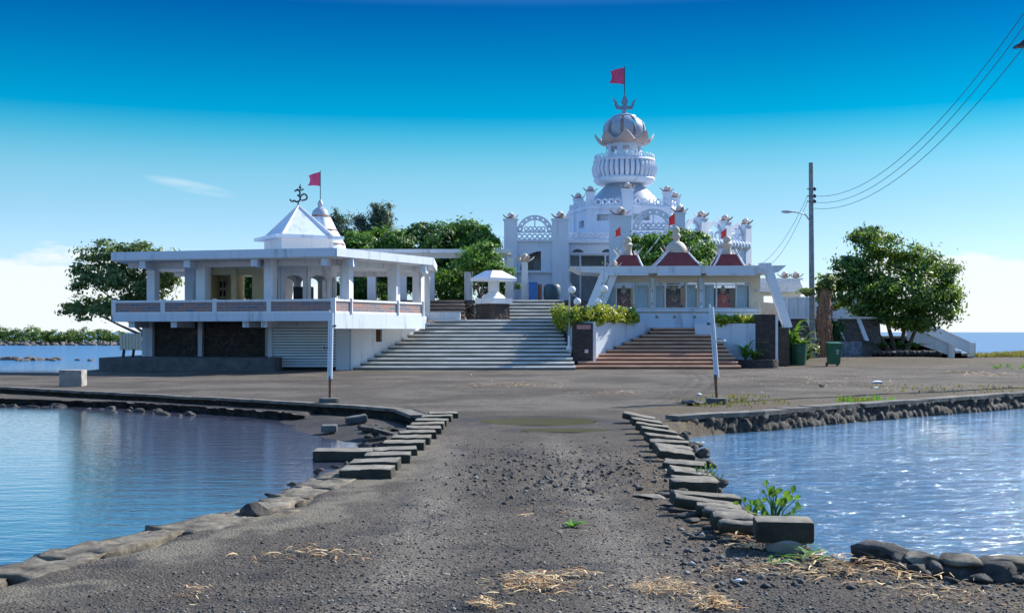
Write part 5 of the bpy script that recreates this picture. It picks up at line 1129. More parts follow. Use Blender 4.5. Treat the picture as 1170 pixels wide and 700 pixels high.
m.bb(x0, x1+.1, Yb-.56, Yb-.36, PZ(320, Yb), PZ(318, Yb)); m.build('ribbed_parapet', M['white'], t_, smooth=True)
for px in (895, 908): lotus_mb((tX(px, Yb), Yb-.4, PZ(317.5, Yb)), .9).build('lotus_finial', [M['petal'], M['bud']], t_, smooth=True)
Yf = 84; t_ = thing('boundary_wall', 'long grey-white wall with pale coping behind the utility pole', 'wall', (tX(940, Yf), Yf, 2))
m = MB(); m.bb(tX(884, Yf), tX(1003, Yf), Yf, Yf+.25, .2, PZ(341, Yf)); m.build('wall', M['blue_white'], t_)
m = MB(); m.bb(tX(884, Yf), tX(1003, Yf), Yf-.06, Yf+.31, PZ(341, Yf), PZ(339, Yf)); m.build('coping', M['white_old'], t_)
for i in range(12): m = MB(); x = tX(890+9.6*i, Yf); m.bb(x-.06, x+.06, Yf-.1, Yf-.002, 2.4, PZ(341, Yf)); m.build('pier', M['white_old'], t_)
Yk = 71.5; t_ = thing('buttressed_wall', 'low dark stone wall with slanting white buttresses behind the bins', 'wall', (tX(955, Yk), Yk, 0))
def raked(mb, xa, xb, y0, y1, za, zb_, dxb): mb.add([(xa, y0, za), (xb, y0, za), (xb, y0+.3, za), (xa, y0+.3, za), (xa+dxb, y1, zb_), (xb+dxb, y1, zb_), (xb+dxb, y1+.3, zb_), (xa+dxb, y1+.3, zb_)], [(0, 1, 5, 4), (1, 2, 6, 5), (2, 3, 7, 6), (3, 0, 4, 7), (4, 5, 6, 7), (3, 2, 1, 0)])
m = MB(); raked(m, tX(898, Yk), tX(1008, Yk), Yk, Yk+.5, .1, PZ(364, Yk), 0); m.build('stone_face', M['stone_light'], t_)
m = MB(); m.bb(tX(897, Yk), tX(1007, Yk), Yk+.35, Yk+1.0, PZ(364, Yk), PZ(361.5, Yk)); m.build('coping', M['white'], t_)
for px in (926, 957, 984): m = MB(); raked(m, tX(px, Yk)-.13+.35, tX(px, Yk)+.13+.35, Yk-.08, Yk+.42, PZ(389, Yk), PZ(364, Yk)+.05, -.4); m.build('buttress', M['white'], t_)
Yl = 68.5; m = MB(); m.bb(tX(943, Yl), tX(985, Yl), Yl, Yl+.5, .1, PZ(390, Yl), bev=.03); m.bb(tX(922, Yl), tX(943, Yl)-.01, Yl+.1, Yl+.5, .1, PZ(392, Yl)); tag(m.build('low_stone_wall', stonewall('bluish_stone', 3, (.05, .06, .09), (.10, .13, .18), (.22, .25, .3), .06)), 'low bluish patterned stone wall behind the wheeled bin', 'wall')
Yl = 64.5; m = MB(); m.bb(tX(960, Yl), tX(1010, Yl), Yl, Yl+1.6, .0, .16, bev=.02); tag(m.build('stone_kerb', M['blue_white']), 'flat pale bluish platform slab in the tree shade', 'slab')
Yl = 67.5; m = MB(); q = random.Random(9)
for i in range(30):
    for r_ in range(2): m.rock((tX(1000, Yl)+3.75*i/29, Yl+.1+q.uniform(-.06, .06)-.02*i*.3, .2+.33*r_), (.36, .5, .42), i*2+r_+2000)
m.bb(tX(1000, Yl), tX(1069, Yl), Yl+.1, Yl+.6, .0, .68); tag(m.build('tree_planter', M['rock'], smooth='full'), 'low black boulder wall around the foot of the big tree', 'planter wall')
# descending stairs with solid parapets
ds = thing('seaside_staircase', 'grey-white stairs with two solid sloping parapets coming down by the sea', 'staircase', (tX(1090, 80), 80, 0))
for (xa, ya, za, xb, zb_, Yy, posts) in ((1036, 372, 0, 1086, 394, 78.0, 1086), (1040, 360.5, 0, 1110, 392.5, 82.5, 1110)):
    m = MB(); P = [(tX(xa, Yy), PZ(ya, Yy)), (tX(xb, Yy), PZ(zb_, Yy)), (tX(xb, Yy), PZ(zb_+9, Yy)), (tX(xa, Yy), PZ(ya+14, Yy))]
    P = [P[0], P[1], (P[1][0], P[1][1]-.75), (P[0][0], P[0][1]-1.0)]; add_plate(m, [P], .2, (0, Yy), (1, Yy)); m.build('parapet', M['blue_white'], ds)
    m = MB(); m.beam((P[0][0], Yy, P[0][1]+.03), (P[1][0], Yy, P[1][1]+.03), .28, .07); m.build('coping', M['white'], ds)
    m = MB(); m.bb(tX(posts-3.5, Yy), tX(posts+3.5, Yy), Yy-.2, Yy+.2, 0, PZ(zb_-1, Yy)); m.build('end_post', M['white'], ds)
for i in range(9):
    m = MB(); x = tX(1100, 80)-.42*i; m.bb(x-5.5, x, 78.1, 82.4, -.1, .17*(i+1)-.001*i); m.build('step', [M['concrete']], ds)
x, Y = 14.2, 58.6
# ================================================================ vegetation
def leaves(name, blobs, n, size, mat, parent=None, seed=0, clump=.26, shell=.55, droop=.0, origin=None, aspect=.5, k_cl=None):
    """many small leaf faces gathered in clumps through the crown volume"""
    q = np.random.RandomState(seed); vol = np.array([b[1][0]*b[1][1]*b[1][2] for b in blobs])**.72; vol /= vol.sum(); P = []; Nn = []
    for (c, r), w in zip(blobs, vol):
        k = int(n*w); kc = max(5, k_cl or int(10+k/140)); c = np.array(c); r = np.array(r)
        d = q.normal(size=(kc, 3)); d /= np.linalg.norm(d, axis=1)[:, None]; rad = (shell+(1-shell)*q.rand(kc))[:, None]*(.82+.36*q.rand(kc))[:, None]
        cc = d*rad; idx = q.randint(0, kc, k); off = q.normal(size=(k, 3))*clump*(.5+.9*q.rand(kc)[idx])[:, None]; off[:, 2] *= .6
        p = cc[idx]+off; P.append(c+p*r); nn = p+q.normal(size=(k, 3))*.55+np.array([0, 0, .35]); Nn.append(nn)
    P = np.concatenate(P); Nn = np.concatenate(Nn); Nn /= np.linalg.norm(Nn, axis=1)[:, None]; k = len(P)
    t = q.normal(size=(k, 3)); t[:, 2] -= droop; t -= Nn*(t*Nn).sum(1)[:, None]; t /= np.linalg.norm(t, axis=1)[:, None]; b = np.cross(Nn, t); s = size*(.6+.8*q.rand(k))[:, None]
    V = np.stack([P-t*s, P+b*s*aspect+Nn*s*.12, P+t*s, P-b*s*aspect+Nn*s*.12], 1).reshape(-1, 3); F = np.arange(4*k).reshape(k, 4)
    return arrays_mesh(name, V, F, mat, parent=parent, origin=origin if origin is not None else tuple(P.min(0)))
def limbs(mb, base, tips, r0, q, fork=.45):
    base = Vector(base)
    for tp in tips:
        tp = Vector(tp); mid = base.lerp(tp, fork)+Vector((q.uniform(-.2, .2), q.uniform(-.2, .2), q.uniform(0, .25))); mb.tube([base, base.lerp(mid, .5)+Vector((q.uniform(-.08, .08), 0, 0)), mid, mid.lerp(tp, .5)+Vector((q.uniform(-.1, .1), q.uniform(-.1, .1), 0)), tp], [r0, r0*.85, r0*.6, r0*.4, r0*.15], 7)
        for _ in range(3):
            e = mid.lerp(tp, q.uniform(.2, .8)); mb.tube([e, e+Vector((q.uniform(-.8, .8), q.uniform(-.5, .5), q.uniform(.1, .8)))], [r0*.28, r0*.06], 5)
def tree(name, label, x, y, z, blobs, n, size, mat, trunk_r, seed, group=None, hub=.35, stems=None, **kw):
    t_ = thing(name, label, 'tree', (x, y, z), group); q = random.Random(seed); mb = MB()
    zc = min(b[0][2]-b[1][2]*.4 for b in blobs); hb = (x+q.uniform(-.2, .2), y, z+(zc-z)*max(.2, hub)+.3)
    if stems:
        for s in stems: mb.tube(s, [trunk_r*(1-.5*i/(len(s)-1)) for i in range(len(s))], 8); 
        for b in blobs:
            s = min(stems, key=lambda s: (Vector(s[-1])-Vector(b[0])).length); limbs(mb, s[-1], [b[0]], trunk_r*.45, q)
    else:
        mb.tube([(x, y, z-.2), (x+q.uniform(-.1, .1), y, z+(hb[2]-z)*.5), hb], [trunk_r*1.25, trunk_r, trunk_r*.85], 9); limbs(mb, hb, [b[0] for b in blobs], trunk_r*.6, q)
    mb.build('trunk', M['bark'], t_, smooth=True); leaves('crown', blobs, n, size, mat, t_, seed, **kw); return t_
def B(px, py, Y, rx, rz, ry=None): s = Y/FPX; return ((PX(px, Y), Y, PZ(py, Y)), (rx*s, (ry or rx)*s, rz*s))
# big tree on the right
Y = 73
bl = [B(972,304,Y,22,16), B(1000,279,Y,25,20), B(1043,300,Y,28,20), B(1072,322,Y,24,26), B(1066,352,Y,26,24), B(1030,335,Y-1.2,34,30), B(1000,350,Y-.8,26,22), B(962,335,Y,20,16), B(1040,366,Y,26,11), B(990,318,Y-1,22,20), B(946,322,Y+.5,13,11), B(1090,345,Y,9,14), B(985,270,Y,12,9), B(938,340,Y,8,7)]
bx = PX(1022, Y); st_ = [[(bx+.1, Y, .2), (bx-.15, Y, 1.3), (bx-.6, Y-.2, 2.6), (bx-1.0, Y-.3, 3.6)], [(bx+.25, Y+.1, .2), (bx+.5, Y, 1.2), (bx+.7, Y, 2.4), (bx+1.2, Y, 3.4)], [(bx-.1, Y, .2), (bx-.9, Y+.2, 1.5), (bx-1.9, Y, 2.6), (bx-2.9, Y, 3.6)], [(bx+.5, Y-.2, .2), (bx+1.0, Y, 1.1), (bx+1.5, Y, 2.3)]]
tree('broadleaf_tree', 'large dense spreading tree by the sea, shading the black boulder planter', bx, Y, .2, bl, 31000, .125, M['leaf_tree'], .17, 3, stems=st_, clump=.25, shell=.55)
# loose tree behind the left pavilion
Y = 63
bl = [B(118,292,Y,22,14), B(160,292,Y,26,15), B(98,318,Y,18,18), B(135,318,Y,28,18), B(172,322,Y,24,22), B(90,350,Y,20,13), B(120,352,Y,24,14), B(190,315,Y,14,22), B(150,345,Y,22,14), B(145,276+10,Y,14,8)]
tree('loose_tree', 'airy light-green tree overhanging the water behind the left end of the pavilion', PX(178, Y), Y, 0, bl, 9500, .13, M['leaf_olive'], .16, 5, clump=.30, shell=.55, droop=.5)
# clipped dense trees behind the pavilion and pergola
for (px, py, rx, rz, Yt, mt, lab, n, sd) in (
    (405, 292, 30, 28, 73, 'leaf', 'bright green tree just right of the small spire, behind the pavilion', 9000, 11),
    (445, 290, 30, 30, 74, 'leaf', 'rounded tree behind the right end of the pavilion roof', 9000, 12),
    (492, 282, 36, 28, 75, 'leaf_dark', 'dense dark rounded tree behind the middle of the pergola roof', 11000, 13),
    (537, 281, 33, 30, 76, 'leaf', 'tallest rounded tree next to the temple, behind the pergola end', 11000, 14)):
    bl = [B(px, py+2, Yt, rx, rz), B(px-rx*.45, py-5, Yt, rx*.55, rz*.6), B(px+rx*.4, py-6, Yt-.5, rx*.6, rz*.65), B(px, py+30, Yt, rx*.95, 22), B(px-8, py-rz*.55, Yt, rx*.5, rz*.4)]
    tree('rounded_tree', lab, PX(px, Yt), Yt, TZ, bl, n, .13, M[mt], .2, sd, group='dense trees behind the pavilion and pergola', clump=.17, shell=.7)
# shaded shrubs under the pergola roof
for (px, py, Yt, lab, sd) in ((428, 322, 70, 'shaded bush seen between the right columns of the pavilion', 21), (515, 325, 69, 'dark bush under the middle of the pergola', 22), (560, 318, 70, 'bush behind the roof of the white stone kiosk', 23), (288, 322, 67, 'leafy bush seen through the open room of the pavilion', 24)):
    bl = [B(px, py, Yt, 26 if sd != 24 else 16, 26), B(px+8, py+10, Yt, 20 if sd != 24 else 12, 18)]
    tree('bush', lab, PX(px, Yt), Yt, TZ if sd != 24 else 2.0, bl, 3600, .12, M['leaf_dark' if sd != 22 else 'leaf'], .08, sd, clump=.2)
Yt = 64; bl = [B(548, 292, Yt, 20, 13), B(538, 302, Yt, 17, 10), B(563, 304, Yt, 17, 9), B(572, 312, Yt, 13, 8), B(552, 283, Yt, 13, 8)]
tree('small_tree', 'small light-green tree growing through the pergola above the kiosk', PX(552, 64.3), 64.3, LZ, bl, 6500, .10, M['leaf'], .09, 31, clump=.25, shell=.45)
# feathery sea trees behind
for (px, py, rx, rz, lab, sd) in ((392, 262, 16, 20, 'grey-green feathery tree nearest the small spire', 41), (418, 262, 13, 16, 'low feathery grey-green tree between the two taller ones', 42), (437, 250, 13, 18, 'leaning feathery tree whose tip stands above the others', 43)):
    Yt = 92; bl = [B(px, py, Yt, rx, rz), B(px-rx*.5, py-rz*.6, Yt, rx*.5, rz*.5), B(px+rx*.4, py+rz*.5, Yt, rx*.6, rz*.5), B(px, py+22, Yt, rx, 20)]
    tree('feathery_tree', lab, PX(px, Yt), Yt, TZ, bl, 4200, .17, M['leaf_sea'], .15, sd, group='feathery trees behind the pavilion', clump=.33, shell=.4, droop=1.2, aspect=.22)
# tree between the niche shrine and the temple
Yt = 67; bl = [B(738, 285, Yt, 20, 17), B(765, 284, Yt, 26, 20), B(793, 284, Yt, 22, 18), B(768, 300, Yt, 44, 16), B(808, 294, Yt, 10, 14), B(745, 275, Yt, 14, 8), B(776, 270, Yt, 16, 8)]
tree('round_tree', 'bright green rounded tree rising behind the three red niche roofs', PX(768, Yt), Yt, 2.03, bl, 15000, .105, M['leaf'], .2, 51, clump=.18, shell=.7)
# mangroves across the water
m = MB(); q = random.Random(6)
for i in range(110): m.rock((-93+i*.39+q.uniform(-.6, .6), 178+q.uniform(-2.5, 1.5), -.25), (q.uniform(.6, 2.0), 1.6, q.uniform(.6, 1.5)), 3000+i, sub=2)
for i in range(50): m.rock((-67+i*.32, 180.5+q.uniform(-1.5, 1), -.15), (q.uniform(.5, 1.5), 1.3, q.uniform(.5, 1.1)), 3200+i, sub=2)
tag(m.build('far_breakwater', M['rock_far'], smooth='full'), 'long low line of rocks below the mangroves across the water', 'rocks')
m = MB(); m.prism([(-140, 182), (-66, 182), (-67, 192), (-140, 200)], -.8, .15); tag(m.build('mangrove_bank', M['ground']), kind='structure')
bl = []; q = random.Random(8)
for i in range(34): x = -95+i*.97+q.uniform(-.3, .3); Yt = 184+q.uniform(-1.5, 4); h = 1.9*(1.05-.012*i)+q.uniform(-.25, .35); bl.append(((x, Yt, .25+h*.55), (1.15+q.uniform(0, .5), 1.4, h*.72)))
for i in range(20): bl.append(((-100-i*1.8, 186, 1.3), (1.8, 1.8, 1.7)))
tag(leaves('mangrove_wood', bl, 30000, .20, M['leaf_mangrove'], seed=61, clump=.22, shell=.55), 'mangrove wood on the far bank at the left', 'mangroves', kind='stuff')
m = MB()
for i in range(26):
    u = q.uniform(0, 1); m.rock((-42+8.5*u, 83.5+q.uniform(-1.8, 1.8), -.30), (q.uniform(.5, 1.6), q.uniform(.5, 1.1), q.uniform(.5, 1.15)*(1-.45*u)), 3300+i)
for i in range(8): m.rock((-36.5+8*q.random(), 83+q.uniform(-1, 1), -.3), (.6, .5, .35), 3400+i)
tag(m.build('reef_rocks', M['rock_far'], smooth='full'), 'low brown reef rocks in the water at the far left', 'rocks')

# hedges
def hedge(name, label, pts, wid, h, z, n, seed, mat='leaf_croton', size=.075):
    bl = []; q = random.Random(seed)
    for i in range(len(pts)-1):
        a, b = Vector(pts[i]), Vector(pts[i+1]); k = max(2, int((b-a).length/.35))
        for j in range(k+1): p = a.lerp(b, j/k); bl.append(((p.x, p.y, z+h*q.uniform(.35, .55)), (.32, wid, h*q.uniform(.42, .6))))
    o = leaves(name, bl, n, size, M[mat], seed=seed, clump=.3, shell=.3, k_cl=14); return tag(o, label, 'hedge')
hz_ = PZ(369, 57.5)
hedge('croton_hedge', 'yellow-green croton hedge spilling over the planter between the stairs', [(PX(636, 58.5), 58.0), (PX(655, 56.3), 56.3), (PX(686, 57), 56.7), (PX(722, 58.6), 58.7)], .5, 1.0, hz_-.08, 15000, 71)
hedge('croton_hedge', 'low yellow-flecked croton hedge in the right-hand white planter', [(PX(822, 58.6), 58.6), (PX(862, 58.2), 58.2)], .45, .52, PZ(369.5, 58.5)-.05, 5000, 72)
# leafy plants with blades
def blades(mb, x, y, z, n, L_, w, q, up=.8, spread=1.0):
    for i in range(n):
        a = q.uniform(0, 6.28); d = Vector((math.cos(a), math.sin(a), 0)); s = Vector((-d.y, d.x, 0)); l_ = L_*q.uniform(.6, 1.1); e = q.uniform(.4, 1)*up; P = []; k = 6
        for j in range(k+1):
            u = j/k; p = Vector((x, y, z))+d*l_*spread*u*(.35+.5*u)+Vector((0, 0, l_*e*(u*1.5-u*u*.95))); hw = w*math.sin(math.pi*(.12+.85*u)); P += [p-s*hw, p+Vector((0, 0, -hw*.35)), p+s*hw]
        mb.add(P, [(j*3+a_, j*3+a_+1, j*3+a_+4, j*3+a_+3) for j in range(k) for a_ in (0, 1)])
q = random.Random(81)
m = MB(); blades(m, PX(851, 57), 56.8, .35, 30, 1.15, .06, q, up=1.5); blades(m, PX(861, 57), 56.9, .35, 22, .8, .07, q, up=1.5); tag(m.build('low_plant', M['leaf'], smooth='full'), 'spiky low plant in the curved planter at the pillar foot', 'plant')
m = MB()
for (px, n, L_) in ((897, 16, 2.0), (893, 16, 1.5), (904, 20, 2.3), (915, 16, 1.9)): blades(m, PX(px, 61.5), 61.5+q.uniform(-.3, .3), .25, n, L_, .12, q, up=1.7, spread=.6)
tag(m.build('broad_leaf_plant', M['leaf'], smooth='full'), 'tall broad-leaved plants behind the round green bin', 'plant')
x = PX(896, 62.2); m = MB(); [m.ball((x+q.uniform(-.3, .9), 62.2, q.uniform(.7, 1.5)), q.uniform(.08, .16), 7) for _ in range(14)]; leaves_o = leaves('shrub', [((x+.2, 62.4, 1.0), (.9, .6, .8)), ((x+1.2, 62.6, .7), (.6, .5, .5))], 3000, .09, M['leaf_olive'], seed=82); tag(leaves_o, 'scrubby olive shrub beside the dark pillar', 'shrub')
# dead palm stump
Yp = 66.5; x = PX(942, Yp); t_ = thing('dead_palm', 'thick shaggy brown palm stump with a few leaves, right of the utility pole', 'palm', (x, Yp, .2)); m = MB()
m.tube([(x-.05, Yp, .1), (x+.02, Yp, 1.2), (x-.08, Yp, 2.4), (x+.02, Yp, 3.4), (x+.05, Yp, 4.3)], [.34, .36, .33, .36, .26], 14)
for i in range(60): a = q.uniform(0, 6.28); z = q.uniform(.7, 4.2); m.tube([(x+.3*math.cos(a), Yp+.3*math.sin(a), z), (x+.44*math.cos(a), Yp+.44*math.sin(a), z-.1), (x+.40*math.cos(a), Yp+.40*math.sin(a), z-.45)], [.05, .06, .02], 5)
m.build('trunk', M['dead'], t_, smooth=True); leaves('crown', [((x, Yp, 4.55), (.55, .5, .45)), ((x-1.0, Yp, 4.2), (.5, .4, .25)), ((x+.3, Yp, 4.9), (.4, .4, .3))], 1500, .11, M['leaf_olive'], t_, seed=83)
leaves_o = leaves('shrub', [((PX(958, 71), 70.9, 1.6), (.5, .4, 1.0))], 1200, .1, M['leaf_dark'], seed=84); tag(leaves_o, 'narrow dark shrub growing against the buttressed wall', 'shrub')
# spiky agave-like plants under the big tree
m = MB()
for px in (1010, 1030, 1048): blades(m, PX(px, 71), 71.2, .7, 22, 1.3, .06, q)
tag(m.build('spiky_plants', M['leaf_dark'], smooth='full'), 'dark spiky plants under the big tree', 'plants', kind='stuff')
# grass and weeds
def tufts(name, label, spots, n, h, mat, seed, kind='stuff'):
    q = random.Random(seed); mb = MB()
    for _ in range(n):
        (x0, x1, y0, y1) = q.choice(spots); x = q.uniform(x0, x1); y = q.uniform(y0, y1); z = hz_cached(x, y)
        for k in range(6):
            a = q.uniform(0, 6.28); l_ = h*q.uniform(.5, 1.3); w = l_*.06; dx, dy = math.cos(a)*l_*.5, math.sin(a)*l_*.5; mb.add([(x-w, y, z-.02), (x+w, y, z-.02), (x+dx*.5+w*.7, y+dy*.5, z+l_*.6), (x+dx*.5-w*.7, y+dy*.5, z+l_*.6), (x+dx, y+dy, z+l_*.85)], [(0, 1, 2, 3), (3, 2, 4)])
    return tag(mb.build(name, mat), label, 'grass', kind=kind)
_hc = {}
def hz_cached(x, y):
    k = (round(x, 1), round(y, 1))
    if k not in _hc: _hc[k] = hz(*k)
    return _hc[k]
tufts('shore_grass', 'rough sunlit grass along the far right shore', [(32.5, 44, 80, 91), (34, 60, 86, 97)], 1500, .42, M['grass'], 91)
tufts('bank_weeds', 'low green and straw-coloured weeds on the right bank above the sea wall', [(4.2, 5.8, 27.0, 30.5), (5.2, 7.0, 28, 32.0), (8.6, 9.4, 29.2, 30.2), (11, 16, 33, 38)], 420, .10, M['grass'], 92)
tufts('green_weeds', 'bright green weed clump at the edge of the sea wall', [(8.2, 9.6, 27.9, 29.9), (23.5, 27.5, 54, 59), (23.5, 27.5, 54, 59)], 75, .2, M['leaf_bright'], 93)
for (x, Y, s, lab) in ((*G(655, 602), 1, 'single small green sprout growing in the gravel of the causeway'),):
    m = MB(); blades(m, x, Y, hz(x, Y), 12, .16, .018, random.Random(5), up=.7); tag(m.build('sprout', M['leaf_bright'], smooth='full'), lab, 'plant')
# water-edge plants with broad leaves
def broad(px, py, h, n, label, sd, z=-.05):
    x, Y = G(px, py, z); t_ = thing('waterside_plant', label, 'plant', (x, Y, z-.2)); q = random.Random(sd); st = MB(); lf = MB()
    for i in range(n):
        a = q.uniform(0, 6.28); rr_ = q.uniform(.05, 1)*h*.7; hh_ = h*q.uniform(.3, 1.0)*(1-.5*rr_/h); tip = Vector((x+rr_*math.cos(a)*1.2, Y+rr_*math.sin(a)*.6, z+hh_)); st.tube([(x+q.uniform(-.08, .08), Y, z-.2), (x+(tip.x-x)*.4, Y, z+hh_*.6), tip], [.008, .007, .004], 5)
        d = Vector((q.uniform(-1, 1), q.uniform(-1, .3), q.uniform(.2, 1.2))).normalized(); s = d.cross(Vector((0, 1, .3))).normalized(); L_ = h*q.uniform(.12, .24); P = []
        for j in range(6):
            u = j/5; p = tip+d*L_*u; hw = L_*.38*math.sin(math.pi*min(1, .1+.9*u)); P += [p-s*hw+Vector((0, .01, .01)), p+Vector((0, 0, -hw*.3)), p+s*hw+Vector((0, .01, .01))]
        lf.add(P, [(j*3+e, j*3+e+1, j*3+e+4, j*3+e+3) for j in range(5) for e in (0, 1)])
    st.build('stems', M['leaf'], t_); lf.build('leaves', M['leaf'], t_, smooth='full')
broad(884, 600, .42, 26, 'tallest broad-leaved water plant right of the kerb slabs', 101); broad(858, 594, .30, 12, 'upright leafy sprig at the water, left of the tallest water plant', 102); broad(905, 607, .18, 22, 'low broad-leaved cluster just behind the large kerb block', 103); broad(806, 548, .20, 12, 'small leafy plant at the waterline halfway along the right kerb', 104); broad(817, 553, .14, 10, 'tiny yellowish plant floating at the edge of the right-hand water', 105)

# ================================================================ utility pole, street light, cables
Yp = 68; x = PX(926.5, Yp); ztp = PZ(186, Yp); t_ = thing('utility_pole', 'tall grey wooden utility pole with a curved street-light arm on the left', 'utility pole', (x, Yp, .2))
m = MB(); m.tube([(x+.1, Yp, 0), (x+.05, Yp, 5), (x, Yp, ztp)], [.185, .165, .13], 12); m.build('pole', M['wood'], t_, smooth=True)
for py in (216, 224, 230): m = MB(); z = PZ(py, Yp); m.tube([(x-.26, Yp-.1, z), (x-.02, Yp-.1, z-.04)], .03, 6); m.ball((x+.22, Yp-.05, z), .09, 8, 1.4); m.tube([(x, Yp, z), (x+.22, Yp-.05, z)], .025, 6); m.build('insulator', M['iron'], t_, smooth=True)
z = PZ(246, Yp); m = MB(); m.tube([(x-.1, Yp-.12, z-.35), (x-.35, Yp-.14, z+.02), (x-.8, Yp-.16, z+.15), (x-1.15, Yp-.16, z+.19)], .04, 7); m.build('arm', M['metal_grey'], t_, smooth=True)
m = MB(); 
for k in range(1): m.lathe((0, 0, 0), [(.001, -.36), (.07, -.34), (.13, -.2), (.14, 0), (.10, .22), (.05, .34), (.001, .36)], 14)
V = [(x-1.45+v[2], Yp-.16+v[0]*.9, z+.20+v[1]*.65) for v in m.v]; m.v = V; m.build('lamp_head', M['metal_grey'], t_, smooth=True)
t_ = thing('street_lamp_pole', 'dark street-lamp head just showing at the right edge of the sky', 'street lamp', (17.5, 37.5, 0)); m = MB(); m.tube([(17.5, 37.5, 0), (17.5, 37.5, 13.6)], [.17, .13], 12); m.build('pole', M['wood'], t_, smooth=True)
zl = PZ(50, 37.5); m = MB(); m.tube([(17.45, 37.5, zl-.2), (17.3, 37.5, zl+.2), (17.1, 37.5, zl+.12)], .035, 7); m.build('arm', M['metal_grey'], t_, smooth=True)
m = MB(); m.beam((16.58, 37.5, zl-.10), (17.3, 37.5, zl-.03), .34, .08); m.add([(16.65, 37.35, zl-.05), (17.3, 37.35, zl+.0), (17.3, 37.65, zl), (16.65, 37.65, zl-.05), (17.0, 37.42, zl+.26), (17.2, 37.42, zl+.3), (17.2, 37.58, zl+.3), (17.0, 37.58, zl+.26)], [(0, 1, 5, 4), (1, 2, 6, 5), (2, 3, 7, 6), (3, 0, 4, 7), (4, 5, 6, 7)]); m.build('lamp_head', M['iron'], t_)
def cable(label, a, b, sag, r=.016, n=40):
    a = Vector(a); b = Vector(b); m = MB(); m.tube([a.lerp(b, i/n)-Vector((0, 0, sag*4*(i/n)*(1-i/n))) for i in range(n+1)], r, 5); return tag(m.build('overhead_cable', M['wire'], smooth='full'), label, 'cable')
cable('highest of the three overhead cables sweeping to the upper right corner', (x+.2, Yp, PZ(224, Yp)), (17.5, 37.5, 13.2), 1.9, .013)
cable('middle of the three overhead cables sweeping to the upper right corner', (x+.2, Yp, PZ(231, Yp)), (17.5, 37.5, 12.75), 1.9, .013)
cable('lowest of the three overhead cables sweeping to the upper right corner', (x+.2, Yp, PZ(238, Yp)), (17.5, 37.5, 12.0), 1.75, .013)
cable('upper thin service cable from the pole down to the temple roof', (x-.2, Yp, PZ(224, Yp)), (tX(862, 80), 80, PZ(305, 80)), .8, .012)
cable('lower thin service cable from the pole down to the temple roof', (x-.2, Yp, PZ(230, Yp)), (tX(868, 80), 80, PZ(308, 80)), .9, .012)

# ================================================================ bins
Yb = 59.8; x = PX(952.5, Yb); t_ = thing('wheeled_bin', 'dark green wheeled bin with lid and small white mark beside the utility pole', 'bin', (x, Yb, 0))
m = MB(); m.add([(x-.25, Yb-.3, .1), (x+.25, Yb-.3, .1), (x+.27, Yb+.25, .1), (x-.27, Yb+.25, .1), (x-.33, Yb-.38, 1.12), (x+.33, Yb-.38, 1.12), (x+.33, Yb+.35, 1.12), (x-.33, Yb+.35, 1.12)], [(0, 1, 5, 4), (1, 2, 6, 5), (2, 3, 7, 6), (3, 0, 4, 7), (3, 2, 1, 0), (4, 5, 6, 7)]); m.box((x, Yb-.02, 1.09), (.70, .78, .07), bev=.015); m.build('body', M['green_bin'], t_)
m = MB(); m.box((x, Yb-.02, 1.19), (.72, .82, .11), M=Matrix.Rotation(R(4), 4, 'X'), bev=.04); m.build('lid', M['green_bin'], t_, smooth=True)
for s in (-1, 1): m = MB(); m.tube([(x+s*.24, Yb+.3, .1), (x+s*.32, Yb+.3, .1)], .1, 14); m.build('wheel', M['rubber'], t_, smooth=True)
m = MB(); m.tube([(x-.25, Yb+.42, 1.1), (x+.25, Yb+.42, 1.1)], .02, 6); m.build('handle', M['green_bin'], t_)
m = MB(); m.ring((x+.1, Yb-.372, .82), .06, .012, (1, 0), 10, 4); m.bb(x+.04, x+.16, Yb-.375, Yb-.362, .66, .69); m.build('white_mark', M['white'], t_)
Yb = 61; x = PX(913, Yb); t_ = thing('round_bin', 'barrel-shaped dark green bin with open rim beneath the broad leaves', 'bin', (x, Yb, 0))
m = MB(); m.lathe((x, Yb, 0), [(.33, .02), (.37, .3), (.40, .7), (.41, 1.1)], 24); m.build('body', M['green_bin'], t_, smooth=True); m = MB(); m.lathe((x, Yb, 1.08), [(.40, 0), (.44, .02), (.44, .08), (.38, .08), (.36, -.05)], 24); m.build('rim', M['green_bin'], t_, smooth=True)
x2 = PX(901, 61.6); m = MB(); m.lathe((x2, 61.6, 0), [(.3, 0), (.36, .5), (.38, 1.0), (.3, 1.12), (.1, 1.15)], 20); tag(m.build('round_bin', M['green_bin'], smooth=True), 'second green barrel half hidden behind the open-rimmed one', 'bin')

